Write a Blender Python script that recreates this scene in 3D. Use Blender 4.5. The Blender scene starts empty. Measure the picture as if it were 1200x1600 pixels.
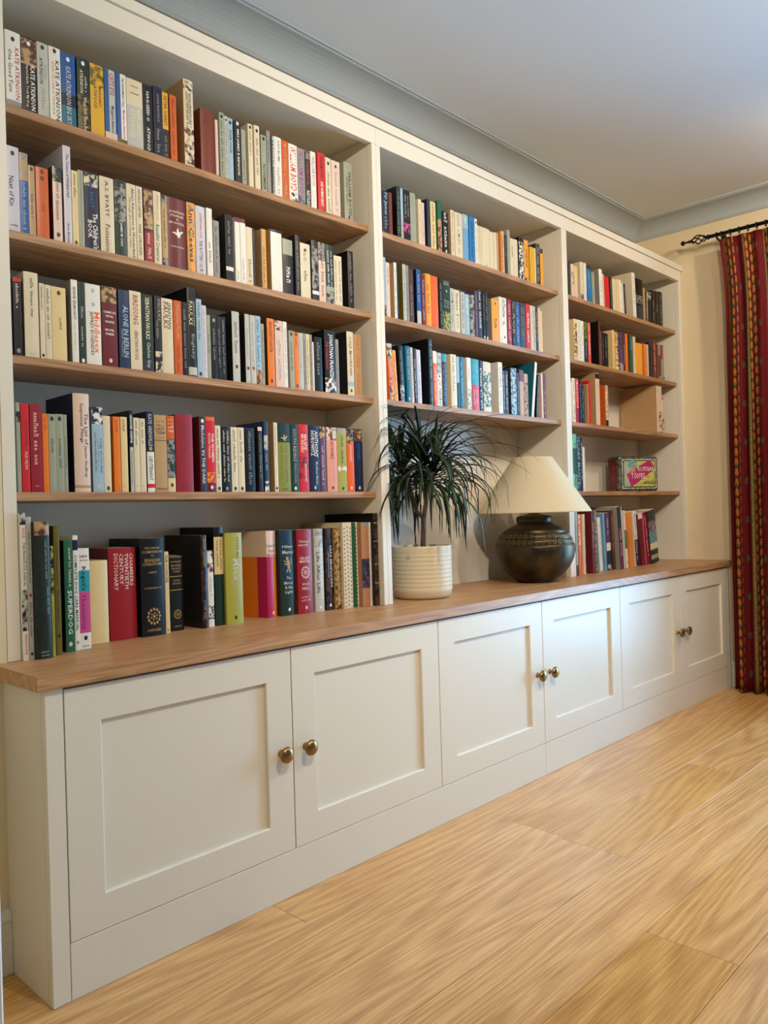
import bpy, bmesh, math, random
from mathutils import Vector, Matrix

EXPOSURE = 0.04      # camera exposure
WORLD = 0.8         # sky strength
P_WIN, P_FILL = 160, .01   # daylight through the garden doors and the added front fill, watts
DOWN = [(.20, -1.8, 138, (.80, .52, -.33), 120), (.35, -1.6, 58, (0, .7, -.85), 150), (1.9, -1.5, 57, (.0, .7, -.75), 150), (2.9, -1.2, 44, (.45, .8, -.4), 140)]   # ceiling track spots: x, y, watts, aim, cone
FWX = .6            # centre of the unseen window added for the front fill

# ------------------------------------------------------------------ camera
S = bpy.context.scene
C = S.collection
yaw, pitch, roll = 0.8091, 0.0005, -0.0291
F = Vector((math.sin(yaw)*math.cos(pitch), math.cos(yaw)*math.cos(pitch), math.sin(pitch)))
R0 = Vector((math.cos(yaw), -math.sin(yaw), 0)); U0 = R0.cross(F)
cr, sr = math.cos(roll), math.sin(roll)
RR = R0*cr + U0*sr; UU = -R0*sr + U0*cr
cam = bpy.data.cameras.new('camera'); cam_o = bpy.data.objects.new('camera', cam); C.objects.link(cam_o)
cam.sensor_fit = 'HORIZONTAL'; cam.sensor_width = 36.0; cam.lens = 1245.45/1200*36
cam.clip_start = 0.02
M = Matrix.Identity(4)
for i in range(3):
    M[i][0] = RR[i]; M[i][1] = UU[i]; M[i][2] = -F[i]
M[0][3], M[1][3], M[2][3] = -0.6878, -1.6222, 0.9903
cam_o.matrix_world = M
S.camera = cam_o

# ------------------------------------------------------------------ light and exposure
S.view_settings.view_transform = 'Standard'; S.view_settings.look = 'None'
S.view_settings.gamma = 1.0; S.view_settings.use_curve_mapping = False
S.view_settings.exposure = EXPOSURE
W = bpy.data.worlds.new('overcast_sky'); S.world = W; W.use_nodes = True
wn = W.node_tree.nodes; wl = W.node_tree.links
bgn = wn['Background']; tcn = wn.new('ShaderNodeTexCoord'); sepn = wn.new('ShaderNodeSeparateXYZ'); rmp = wn.new('ShaderNodeValToRGB')
rmp.color_ramp.elements[0].position = 0.45; rmp.color_ramp.elements[0].color = (0.22, 0.26, 0.2, 1)
rmp.color_ramp.elements[1].position = 0.56; rmp.color_ramp.elements[1].color = (0.72, 0.86, 1.0, 1)
mp_ = wn.new('ShaderNodeMath'); mp_.operation = 'MULTIPLY_ADD'; mp_.inputs[1].default_value = .5; mp_.inputs[2].default_value = .5
wl.new(tcn.outputs['Generated'], sepn.inputs[0]); wl.new(sepn.outputs['Z'], mp_.inputs[0]); wl.new(mp_.outputs[0], rmp.inputs[0])
wl.new(rmp.outputs[0], bgn.inputs[0]); bgn.inputs[1].default_value = WORLD

def area(name, loc, direction, sx, sy, power, col, spread=math.pi):
    l = bpy.data.lights.new(name, 'AREA'); l.shape = 'RECTANGLE'; l.size = sx; l.size_y = sy
    l.energy = power; l.color = col; l.spread = spread
    o = bpy.data.objects.new(name, l); C.objects.link(o); o.location = loc
    o.rotation_euler = Vector(direction).to_track_quat('-Z', 'Y').to_euler()
    return o
# daylight entering through the garden doors in the far wall, and an added fill lamp at an unseen window opposite
area('daylight_garden_doors', (4.0, -1.05, 1.15), (-1, 0.2, 0.0), 1.3, 2.1, P_WIN, (0.31, 0.63, 1.0))
area('front_fill_lamp', (FWX, -4.33, 1.5), (0, 1, -0.1), 2.0, 1.3, P_FILL, (0.80, 0.88, 1.0))
# warm ceiling spots turned towards the bookcase
for lx, ly, pw, aim, cone in DOWN:
    l = bpy.data.lights.new('ceiling_spot', 'SPOT'); l.energy = pw; l.color = (1.0, 0.86, 0.68)
    l.shadow_soft_size = 0.05; l.spot_size = math.radians(cone); l.spot_blend = 1.0
    o = bpy.data.objects.new('ceiling_spot', l); C.objects.link(o); o.location = (lx, ly, 2.50)
    o.rotation_euler = Vector(aim).to_track_quat('-Z', 'Y').to_euler()

# ------------------------------------------------------------------ materials
def srgb(c):
    return tuple(((v/255)/12.92 if v/255 <= .04045 else ((v/255+.055)/1.055)**2.4) for v in c)
def newmat(name):
    m = bpy.data.materials.new(name); m.use_nodes = True
    nt = m.node_tree; b = nt.nodes['Principled BSDF']
    return m, nt, nt.nodes, nt.links, b
def noise_bump(nt, b, scale, strength, dist=.001, detail=3, coord='Object'):
    n = nt.nodes; t = n.new('ShaderNodeTexCoord'); x = n.new('ShaderNodeTexNoise'); x.inputs['Scale'].default_value = scale
    x.inputs['Detail'].default_value = detail
    bp = n.new('ShaderNodeBump'); bp.inputs['Strength'].default_value = strength; bp.inputs['Distance'].default_value = dist
    nt.links.new(t.outputs[coord], x.inputs['Vector']); nt.links.new(x.outputs['Fac'], bp.inputs['Height']); nt.links.new(bp.outputs[0], b.inputs['Normal'])
    return x
def paint(name, col, rough=.45, scale=180, strength=.08, var=.03):
    m, nt, n, l, b = newmat(name)
    x = noise_bump(nt, b, scale, strength)
    y = n.new('ShaderNodeTexNoise'); y.inputs['Scale'].default_value = 1.7
    mx = n.new('ShaderNodeMix'); mx.data_type = 'RGBA'
    c = srgb(col); mx.inputs[6].default_value = (*[v*(1-var) for v in c], 1); mx.inputs[7].default_value = (*[min(1, v*(1+var)) for v in c], 1)
    l.new(y.outputs['Fac'], mx.inputs[0]); l.new(mx.outputs[2], b.inputs['Base Color'])
    b.inputs['Roughness'].default_value = rough
    return m
def wood(name, light, dark, axis=0, rough=.45, grain=26, coarse=5, rand=True, ring=120, ringamp=.07):
    m, nt, n, l, b = newmat(name)
    t = n.new('ShaderNodeTexCoord'); oi = n.new('ShaderNodeObjectInfo'); mp = n.new('ShaderNodeMapping')
    off = n.new('ShaderNodeVectorMath'); off.operation = 'SCALE'; comb = n.new('ShaderNodeCombineXYZ')
    for k in range(3): l.new(oi.outputs['Random'], comb.inputs[k])
    l.new(comb.outputs[0], off.inputs[0]); off.inputs['Scale'].default_value = 17.3
    add = n.new('ShaderNodeVectorMath'); add.operation = 'ADD'
    l.new(t.outputs['Object'], add.inputs[0]); l.new(off.outputs[0], add.inputs[1]); l.new(add.outputs[0], mp.inputs['Vector'])
    sc = [1.0, 1.0, 1.0]; sc = [grain]*3; sc[axis] = grain*.022
    mp.inputs['Scale'].default_value = sc
    n1 = n.new('ShaderNodeTexNoise'); n1.inputs['Scale'].default_value = 1.0; n1.inputs['Detail'].default_value = 5; n1.inputs['Roughness'].default_value = .65
    l.new(mp.outputs[0], n1.inputs['Vector'])
    mp2 = n.new('ShaderNodeMapping'); s2 = [coarse]*3; s2[axis] = coarse*.11; mp2.inputs['Scale'].default_value = s2
    l.new(add.outputs[0], mp2.inputs['Vector'])
    n2 = n.new('ShaderNodeTexNoise'); n2.inputs['Scale'].default_value = 1.0; n2.inputs['Detail'].default_value = 2; n2.inputs['Distortion'].default_value = .5
    l.new(mp2.outputs[0], n2.inputs['Vector'])
    # growth rings: sine of the coarse field
    mm = n.new('ShaderNodeMath'); mm.operation = 'MULTIPLY'; mm.inputs[1].default_value = ring
    si = n.new('ShaderNodeMath'); si.operation = 'SINE'
    l.new(n2.outputs['Fac'], mm.inputs[0]); l.new(mm.outputs[0], si.inputs[0])
    ma = n.new('ShaderNodeMath'); ma.operation = 'MULTIPLY_ADD'; ma.inputs[1].default_value = ringamp; ma.inputs[2].default_value = 0
    l.new(si.outputs[0], ma.inputs[0])
    ad = n.new('ShaderNodeMath'); ad.operation = 'ADD'; l.new(ma.outputs[0], ad.inputs[0]); l.new(n1.outputs['Fac'], ad.inputs[1])
    cr_ = n.new('ShaderNodeValToRGB'); e = cr_.color_ramp.elements
    e[0].position = .25; e[0].color = (*srgb(dark), 1); e[1].position = .72; e[1].color = (*srgb(light), 1)
    l.new(ad.outputs[0], cr_.inputs[0])
    hs = n.new('ShaderNodeHueSaturation')
    if rand:
        mr = n.new('ShaderNodeMapRange'); mr.inputs[3].default_value = .92; mr.inputs[4].default_value = 1.05
        l.new(oi.outputs['Random'], mr.inputs[0]); l.new(mr.outputs[0], hs.inputs['Value'])
        mr2 = n.new('ShaderNodeMapRange'); mr2.inputs[3].default_value = 1.08; mr2.inputs[4].default_value = .95
        l.new(oi.outputs['Random'], mr2.inputs[0]); l.new(mr2.outputs[0], hs.inputs['Saturation'])
    l.new(cr_.outputs[0], hs.inputs['Color']); 
    # slow patchy tone
    n3 = n.new('ShaderNodeTexNoise'); n3.inputs['Scale'].default_value = 3.0; l.new(add.outputs[0], n3.inputs['Vector'])
    mx = n.new('ShaderNodeMix'); mx.data_type = 'RGBA'; mx.blend_type = 'MULTIPLY'; mx.inputs[0].default_value = .35
    cr2 = n.new('ShaderNodeValToRGB'); cr2.color_ramp.elements[0].position = .35; cr2.color_ramp.elements[0].color = (.80, .72, .62, 1); cr2.color_ramp.elements[1].position = .6
    l.new(n3.outputs['Fac'], cr2.inputs[0]); l.new(hs.outputs[0], mx.inputs[6]); l.new(cr2.outputs[0], mx.inputs[7])
    l.new(mx.outputs[2], b.inputs['Base Color'])
    bp = n.new('ShaderNodeBump'); bp.inputs['Strength'].default_value = .25; bp.inputs['Distance'].default_value = .0006
    l.new(ad.outputs[0], bp.inputs['Height']); l.new(bp.outputs[0], b.inputs['Normal'])
    b.inputs['Roughness'].default_value = rough
    return m

MAT = {}
MAT['paint'] = paint('cream_furniture_paint', (226, 218, 201), .38, 220, .06, .012)
MAT['wall'] = paint('warm_wall_paint', (220, 202, 166), .8, 120, .15)
MAT['wall_far'] = paint('low_bounce_wall_paint', (104, 92, 78), .85, 120, .1)  # unseen front and left walls, darkened to cut the bounced light
MAT['ceiling'] = paint('ceiling_paint', (224, 229, 234), .9, 90, .12)
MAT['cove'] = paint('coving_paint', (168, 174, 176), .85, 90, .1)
MAT['skirting'] = paint('skirting_paint', (222, 218, 206), .4)
MAT['trim'] = paint('trim_paint', (236, 234, 228), .35)
MAT['oak'] = wood('oiled_oak_shaded', (198, 152, 108), (126, 88, 58), 0, .45, 200, 5)  # shelf oak, darkened in colour to stand in for shade under the shelves
MAT['oak_top'] = wood('oiled_oak_worktop', (214, 170, 128), (158, 116, 82), 0, .40, 260, 5)
MAT['floor'] = wood('oak_floor_boards', (234, 186, 122), (180, 128, 74), 0, .27, 300, 3.2, ring=150, ringamp=.085)
m, nt, n, l, b = newmat('shadow_gap_board'); b.inputs['Base Color'].default_value = (.25, .22, .18, 1); b.inputs['Roughness'].default_value = .8; MAT['carcass'] = m
m, nt, n, l, b = newmat('antique_brass'); b.inputs['Base Color'].default_value = (*srgb((150, 122, 78)), 1); b.inputs['Metallic'].default_value = 1; b.inputs['Roughness'].default_value = .32
noise_bump(nt, b, 60, .1); MAT['brass'] = m
m, nt, n, l, b = newmat('black_iron'); b.inputs['Base Color'].default_value = (.012, .011, .012, 1); b.inputs['Metallic'].default_value = .6; b.inputs['Roughness'].default_value = .5
noise_bump(nt, b, 90, .3); MAT['iron'] = m
m, nt, n, l, b = newmat('page_paper'); b.inputs['Base Color'].default_value = (*srgb((214, 198, 162)), 1); b.inputs['Roughness'].default_value = .9
w_ = n.new('ShaderNodeTexWave'); w_.inputs['Scale'].default_value = 300; w_.bands_direction = 'X'; tc_ = n.new('ShaderNodeTexCoord'); bp_ = n.new('ShaderNodeBump'); bp_.inputs['Strength'].default_value = .4; bp_.inputs['Distance'].default_value = .0005
l.new(tc_.outputs['Object'], w_.inputs['Vector']); l.new(w_.outputs['Fac'], bp_.inputs['Height']); l.new(bp_.outputs[0], b.inputs['Normal']); MAT['pages'] = m
def book_cover_mat(name, rough, coat):
    m, nt, n, l, b = newmat(name)
    a1 = n.new('ShaderNodeAttribute'); a1.attribute_name = 'ColA'; a2 = n.new('ShaderNodeAttribute'); a2.attribute_name = 'ColB'
    t = n.new('ShaderNodeTexCoord'); oi = n.new('ShaderNodeObjectInfo')
    x = n.new('ShaderNodeTexNoise'); x.noise_dimensions = '4D'; x.inputs['Scale'].default_value = 75; x.inputs['Detail'].default_value = 3
    l.new(t.outputs['Object'], x.inputs['Vector']); mw = n.new('ShaderNodeMath'); mw.operation = 'MULTIPLY'; mw.inputs[1].default_value = 50
    l.new(oi.outputs['Random'], mw.inputs[0]); l.new(mw.outputs[0], x.inputs['W'])
    cr = n.new('ShaderNodeValToRGB'); cr.color_ramp.elements[0].position = .44; cr.color_ramp.elements[1].position = .56
    l.new(x.outputs['Fac'], cr.inputs[0])
    mx = n.new('ShaderNodeMix'); mx.data_type = 'RGBA'; l.new(cr.outputs[0], mx.inputs[0]); l.new(a1.outputs['Color'], mx.inputs[6]); l.new(a2.outputs['Color'], mx.inputs[7])
    # faint wear and dust
    y = n.new('ShaderNodeTexNoise'); y.inputs['Scale'].default_value = 28; l.new(t.outputs['Object'], y.inputs['Vector'])
    mx2 = n.new('ShaderNodeMix'); mx2.data_type = 'RGBA'; mx2.blend_type = 'MULTIPLY'; mx2.inputs[0].default_value = .22
    l.new(mx.outputs[2], mx2.inputs[6]); l.new(y.outputs['Color'], mx2.inputs[7])
    hs = n.new('ShaderNodeHueSaturation'); hs.inputs['Saturation'].default_value = 0; l.new(y.outputs['Color'], hs.inputs['Color'])
    mr = n.new('ShaderNodeMix'); mr.data_type = 'RGBA'; mr.inputs[0].default_value = .5; mr.inputs[6].default_value = (1, 1, 1, 1)
    l.new(hs.outputs[0], mr.inputs[7]); l.new(mr.outputs[2], mx2.inputs[7])
    l.new(mx2.outputs[2], b.inputs['Base Color'])
    b.inputs['Roughness'].default_value = rough; b.inputs['Specular IOR Level'].default_value = .35; b.inputs['Coat Weight'].default_value = coat; b.inputs['Coat Roughness'].default_value = .25
    return m
MAT['cover'] = book_cover_mat('laminated_book_cover', .42, .12)
MAT['cloth'] = book_cover_mat('book_cloth_cover', .62, .08)
m, nt, n, l, b = newmat('printed_ink'); a1 = n.new('ShaderNodeAttribute'); a1.attribute_name = 'ColA'; l.new(a1.outputs['Color'], b.inputs['Base Color']); b.inputs['Roughness'].default_value = .5; MAT['ink'] = m

# ------------------------------------------------------------------ mesh helpers
def link(name, me, mat=None, parent=None, loc=(0, 0, 0), smooth=False, kind=None, label=None):
    if isinstance(me, bmesh.types.BMesh):
        bm = me; me = bpy.data.meshes.new(name); bm.to_mesh(me); bm.free()
    o = bpy.data.objects.new(name, me); C.objects.link(o)
    if mat is not None and not me.materials: me.materials.append(mat)
    if parent: o.parent = parent
    o.location = loc
    if smooth:
        for p in me.polygons: p.use_smooth = True
    if kind: o['kind'] = kind
    if label: o['label'] = label
    return o
def tag(o, label, cat, group=None):
    o['label'] = label; o['category'] = cat
    if group: o['group'] = group
    return o
def thing(name, loc, label, cat, group=None, rz=0):
    o = bpy.data.objects.new(name, None); C.objects.link(o); o.location = loc; o.rotation_euler = (0, 0, rz); o.empty_display_size = .05
    return tag(o, label, cat, group)
def bbox(bm, x0, x1, y0, y1, z0, z1, bevel=0, seg=1):
    vs = [bm.verts.new(p) for p in ((x0, y0, z0), (x1, y0, z0), (x1, y1, z0), (x0, y1, z0), (x0, y0, z1), (x1, y0, z1), (x1, y1, z1), (x0, y1, z1))]
    fs = [bm.faces.new([vs[i] for i in f]) for f in ((0, 3, 2, 1), (4, 5, 6, 7), (0, 1, 5, 4), (1, 2, 6, 5), (2, 3, 7, 6), (3, 0, 4, 7))]
    if bevel:
        es = list({e for f in fs for e in f.edges})
        bmesh.ops.bevel(bm, geom=es, offset=bevel, segments=seg, affect='EDGES', profile=.5)
def box(x0, x1, y0, y1, z0, z1, bevel=0, seg=1):
    bm = bmesh.new(); bbox(bm, x0, x1, y0, y1, z0, z1, bevel, seg); return bm
def lathe(prof, seg=32, close=False):
    bm = bmesh.new(); rings = []
    for r, z in prof:
        if r < 1e-5: rings.append([bm.verts.new((0, 0, z))])
        else: rings.append([bm.verts.new((r*math.cos(2*math.pi*k/seg), r*math.sin(2*math.pi*k/seg), z)) for k in range(seg)])
    for a, b in zip(rings, rings[1:]):
        for k in range(seg):
            k2 = (k+1) % seg
            if len(a) == 1 and len(b) == 1: continue
            if len(a) == 1: bm.faces.new((a[0], b[k2], b[k]))
            elif len(b) == 1: bm.faces.new((a[k], a[k2], b[0]))
            else: bm.faces.new((a[k], a[k2], b[k2], b[k]))
    bmesh.ops.recalc_face_normals(bm, faces=bm.faces[:])
    return bm
def tube(bm, pts, rad, seg=8, cap=True):
    n = len(pts); pts = [Vector(p) for p in pts]
    rads = rad if isinstance(rad, (list, tuple)) else [rad]*n
    rings = []; prev = None
    for i in range(n):
        t = (pts[min(n-1, i+1)]-pts[max(0, i-1)]).normalized()
        if prev is None:
            a = Vector((0, 0, 1)) if abs(t.z) < .9 else Vector((1, 0, 0))
            u = t.cross(a).normalized()
        else:
            u = (prev - t*prev.dot(t)).normalized()
        prev = u; v = t.cross(u)
        rings.append([bm.verts.new(pts[i]+(u*math.cos(2*math.pi*k/seg)+v*math.sin(2*math.pi*k/seg))*rads[i]) for k in range(seg)])
    for a, b in zip(rings, rings[1:]):
        for k in range(seg):
            bm.faces.new((a[k], a[(k+1) % seg], b[(k+1) % seg], b[k]))
    if cap:
        bm.faces.new(rings[0][::-1]); bm.faces.new(rings[-1])
def extrude_profile(prof, path_fn, n):
    """prof: 2D points; path_fn(i, p) gives the 3D point of profile point p at station i"""
    bm = bmesh.new(); rings = [[bm.verts.new(path_fn(i, p)) for p in prof] for i in range(n)]
    m = len(prof)
    for a, b in zip(rings, rings[1:]):
        for k in range(m): bm.faces.new((a[k], a[(k+1) % m], b[(k+1) % m], b[k]))
    bm.faces.new(rings[0][::-1]); bm.faces.new(rings[-1])
    bmesh.ops.recalc_face_normals(bm, faces=bm.faces[:])
    return bm

# ------------------------------------------------------------------ room shell
XW = 3.693       # inner face of the far wall
YB = 0.4825      # inner face of the back wall, inside the recess
YF = 0.2145      # face of the chimney-breast wall, flush with the bookcase
HC = 2.60
XL, YN = -1.75, -4.2
fl = link('floor', box(XL-.1, XW+.1, YN-.1, YB+.1, -.06, -.016), MAT['carcass'], kind='structure')
# floorboards: rows 212 mm wide, running along the bookcase
rb = random.Random(11)
row_y = .084; rows = []
ends = {0: [.5645], 1: [1.4010], 2: [1.385, 2.294], 3: [.30, 2.72], 4: [1.05, 3.0], 5: [2.15], 6: [.7, 2.6], 7: [1.7]}
y1 = YB + .0
k = -2
while True:
    ya = .084 - .212*k; yb_ = ya - .212
    if yb_ < YN: yb_ = YN
    a = min(ya, YB)
    js = ends.get(k, [rb.uniform(-.6, .6), rb.uniform(1.3, 2.6)])
    xs = [XL] + js + [XW]
    for x0, x1 in zip(xs, xs[1:]):
        bm = bmesh.new(); g = .0006
        w, d = (x1-x0)/2-g, (a-yb_)/2-g
        c = .0004
        lo = [bm.verts.new(p) for p in ((-w, -d, -.0155), (w, -d, -.0155), (w, d, -.0155), (-w, d, -.0155))]
        mi = [bm.verts.new(p) for p in ((-w, -d, -c), (w, -d, -c), (w, d, -c), (-w, d, -c))]
        hi = [bm.verts.new(p) for p in ((-w+c, -d+c, 0), (w-c, -d+c, 0), (w-c, d-c, 0), (-w+c, d-c, 0))]
        bm.faces.new(hi); bm.faces.new(lo[::-1])
        for q, r in ((lo, mi), (mi, hi)):
            for i in range(4): bm.faces.new((q[i], q[(i+1) % 4], r[(i+1) % 4], r[i]))
        link('floorboard', bm, MAT['floor'], fl, ((x0+x1)/2, (a+yb_)/2, 0))
    if yb_ <= YN: break
    k += 1
link('wall_back', box(XL-.1, XW+.1, YB+.002, YB+.12, 0, HC), MAT['wall'], kind='structure')
link('wall_back_left', box(-.32, .0105, YF, YB, 0, HC), MAT['wall'], kind='structure')
link('ceiling', box(XL-.1, XW+.1, YN-.1, YB+.1, HC, HC+.08), MAT['ceiling'], kind='structure')
# far wall with the opening for the garden doors
bm = bmesh.new()
OY0, OY1, OZ = -3.2, -.36, 2.12
bbox(bm, XW, XW+.12, OY1, YB+.1, 0, HC); bbox(bm, XW, XW+.12, YN-.1, OY0, 0, HC); bbox(bm, XW, XW+.12, OY0, OY1, OZ, HC)
link('wall_right', bm, MAT['wall'], kind='structure')
bm = bmesh.new()
bbox(bm, XL-.1, XW+.1, YN-.12, YN, 0, .85); bbox(bm, XL-.1, FWX-1.05, YN-.12, YN, .85, 2.2); bbox(bm, FWX+1.05, XW+.1, YN-.12, YN, .85, 2.2); bbox(bm, XL-.1, XW+.1, YN-.12, YN, 2.2, HC)
link('wall_front', bm, MAT['wall_far'], kind='structure')
link('wall_left', box(XL-.12, XL, YN-.1, YB+.1, 0, HC), MAT['wall_far'], kind='structure')
link('wall_left_return', box(XL, -.3345, -.58, YB, 0, HC), MAT['wall'], kind='structure')
cas = link('trim_1', box(-.42, -.3145, -.60, -.5805, 0, 2.1, .003), MAT['trim'], kind='structure')
m, nt, n, l, b = newmat('window_glass')
tr = n.new('ShaderNodeBsdfTransparent'); gl = n.new('ShaderNodeBsdfGlossy'); gl.inputs['Roughness'].default_value = .02; fr = n.new('ShaderNodeFresnel'); mxs = n.new('ShaderNodeMixShader')
l.new(fr.outputs[0], mxs.inputs[0]); l.new(tr.outputs[0], mxs.inputs[1]); l.new(gl.outputs[0], mxs.inputs[2]); l.new(mxs.outputs[0], n['Material Output'].inputs[0]); MAT['glass'] = m
def window(name, axis, c, a0, a1, z0, z1, nmull):
    """window or glazed door: frame and panes in the plane axis=c"""
    e = bpy.data.objects.new(name, None); C.objects.link(e); e['kind'] = 'structure'
    def bx(bm, p0, p1, q0, q1, d0, d1):
        if axis == 'x': bbox(bm, c+d0, c+d1, p0, p1, q0, q1)
        else: bbox(bm, p0, p1, c+d0, c+d1, q0, q1)
    bm = bmesh.new(); f = .05
    bx(bm, a0, a1, z0, z0+f, 0, .06); bx(bm, a0, a1, z1-f, z1, 0, .06)
    for k in range(nmull+1):
        p = a0 + (a1-a0-f)*k/nmull; bx(bm, p, p+f, z0+f, z1-f, 0, .06)
    link('window_frame', bm, MAT['trim'], e)
    for k in range(nmull):
        p = a0 + (a1-a0-f)*k/nmull + f; q = a0 + (a1-a0-f)*(k+1)/nmull
        bm = bmesh.new(); bx(bm, p, q, z0+f, z1-f, .027, .033); link('pane', bm, MAT['glass'], e)
window('door_1', 'x', XW+.03, OY0, OY1, 0, OZ, 3)
window('fill_window_1', 'y', YN-.09, FWX-1.05, FWX+1.05, .85, 2.2, 2)  # unseen window, added to go with the front fill lamp
# coving: shallow concave profile round the back and far walls (mitred corner)
prof = [(0, 2.508), (.006, 2.508), (.010, 2.516)]
for i in range(9):
    a = i/8*math.pi/2
    prof.append((.012+.092*(1-math.cos(a))**1.0*1.0, 2.518+.068*math.sin(a)))
prof += [(.108, 2.590), (.116, 2.590), (.116, 2.5995), (0, 2.5995)]
YV = YB - .003
def cov(i, p):
    d, z = p
    return [(XL, YV-d, z), (XW-d, YV-d, z), (XW-d, YN, z)][i]
link('trim_2', extrude_profile(prof, cov, 3), MAT['cove'], kind='structure')
# skirting on the chimney-breast wall
sk = [(0, 0), (.014, 0), (.014, .112), (.018, .118), (.018, .124), (.012, .134), (.006, .140), (0, .140)]
link('baseboard_back', extrude_profile(sk, lambda i, p: ((-.333, -.0008)[i], YF-p[0], p[1]+.0005), 2), MAT['skirting'], kind='structure')
link('baseboard_right', extrude_profile(sk, lambda i, p: (XW-p[0], (OY1, -.004)[i], p[1]+.0005), 2), MAT['skirting'], kind='structure')

# ------------------------------------------------------------------ base cupboards
XP, XS = .0388, [.0388, .644, 1.2444, 1.8437, 2.4495, 3.0524, 3.6533]
ZP, ZD, ZW, ZT = .1183, .6433, .6494, .680
def door(parent, x0, x1, hinge_left):
    d = link('cabinet_door', bmesh.new(), None, parent); me = d.data
    g = .0013; a, b_ = x0+g, x1-g; z0, z1 = ZP+.0012, ZD
    pa, pb, pz0, pz1 = x0+.0815, x1-.0835, .197, .5635
    # rails and stiles as one framed front, with a chamfered inner edge
    bm = bmesh.new(); t = .0215
    def ring(xa, xb, za, zb, y): return [bm.verts.new(p) for p in ((xa, y, za), (xb, y, za), (xb, y, zb), (xa, y, zb))]
    c = .0012
    R = [ring(a, b_, z0, z1, t), ring(a, b_, z0, z1, c), ring(a+c, b_-c, z0+c, z1-c, 0), ring(pa-.0025, pb+.0025, pz0-.0025, pz1+.0025, 0), ring(pa, pb, pz0, pz1, .0025), ring(pa, pb, pz0, pz1, .0105)]
    for p, q in zip(R, R[1:]):
        for i in range(4): bm.faces.new((p[i], p[(i+1) % 4], q[(i+1) % 4], q[i]))
    bmesh.ops.recalc_face_normals(bm, faces=bm.faces[:])
    bm.to_mesh(me); bm.free(); me.materials.append(MAT['paint'])
    link('door_panel', box(pa-.004, pb+.004, .0100, .0190, pz0-.004, pz1+.004), MAT['paint'], d)
    kx = (x1-.0415) if hinge_left else (x0+.0415)
    prof = [(0, -.0002), (.0085, -.0002), (.009, .0012), (.0065, .003), (.0052, .008), (.0062, .0125), (.0105, .0148), (.0165, .0175), (.0192, .0215), (.0185, .0255), (.014, .0292), (.007, .0312), (0, .0318)]
    kb = lathe(prof, 28)
    for v in kb.verts: v.co = Vector((v.co.x, -v.co.z, v.co.y))*1.1
    link('knob', kb, MAT['brass'], d, (kx, 0, .3775), smooth=True, label='antique brass knob')
    return d
lab = ['cream shaker cupboard nearest the camera, below the large reference books', 'cream shaker cupboard in the middle, below the potted plant and lamp', 'cream shaker cupboard farthest away, beside the patterned curtain']
for k in range(3):
    x0, x1 = XS[2*k], XS[2*k+2]
    t = thing('base_cabinet', (0, 0, 0), lab[k], 'cupboard', 'cream base cupboards under the oak worktop')
    bm = bmesh.new(); e = .0006
    bbox(bm, x0+e, x0+.018, .0222, YB-.004, ZP+.001, ZW-.0004); bbox(bm, x1-.018, x1-e, .0222, YB-.004, ZP+.001, ZW-.0004)
    bbox(bm, x0+.018, x1-.018, .0222, YB-.004, ZP+.001, ZP+.019); bbox(bm, x0+.018, x1-.018, YB-.014, YB-.004, ZP+.019, ZW-.0004)
    bbox(bm, x0+.018, x1-.018, .0222, .10, ZW-.019, ZW-.0004)
    link('carcass', bm, MAT['carcass'], t)
    door(t, XS[2*k], XS[2*k+1], True); door(t, XS[2*k+1], XS[2*k+2], False)
t = thing('end_panel', (0, 0, 0), 'cream side panel and corner post closing the left end of the cupboards', 'panel')
link('side_board', box(0, .0190, .0205, YF-.0006, .0006, ZW-.0004), MAT['paint'], t)
link('corner_post', box(0, XP-.0012, 0, .0200, .0006, ZW-.0006, .0010), MAT['paint'], t)
tag(link('filler_strip', box(XS[-1]+.0012, XW-.0006, 0, .022, .0006, ZW-.0006, .0008), MAT['paint']), 'narrow cream filler strip closing the cupboards against the far wall', 'panel')
tag(link('plinth_board', box(XP+.0003, XS[3]-.0006, .0002, .0182, .0006, ZP-.0002, .0006), MAT['paint']), 'long cream plinth board under the three near cupboard doors', 'plinth', 'cream plinth boards along the floor')
tag(link('plinth_board', box(XS[3]+.0006, XS[-1]-.0003, .0002, .0182, .0006, ZP-.0002, .0006), MAT['paint']), 'long cream plinth board under the three far cupboard doors, ending at the curtain', 'plinth', 'cream plinth boards along the floor')
bm = bmesh.new()
# worktop: rectangle notched round the chimney-breast wall
out = [(-.0216, -.0128), (XW-.001, -.0128), (XW-.001, YB-.001), (.0118, YB-.001), (.0118, YF-.0008), (-.0216, YF-.0008)]
lo = [bm.verts.new((x, y, ZW)) for x, y in out]; hi = [bm.verts.new((x, y, ZT)) for x, y in out]
bm.faces.new(lo[::-1]); bm.faces.new(hi)
for i in range(6): bm.faces.new((lo[i], lo[(i+1) % 6], hi[(i+1) % 6], hi[i]))
es = [e for e in bm.edges if e.verts[0].co.z == e.verts[1].co.z or (abs(e.verts[0].co.x+.0216) < 1e-4 and e.verts[0].co.y < 0)]
bmesh.ops.bevel(bm, geom=es, offset=.0016, segments=2, affect='EDGES')
tag(link('oak_worktop', bm, MAT['oak_top']), 'long oiled oak worktop running over all the cream cupboards', 'worktop')

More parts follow.
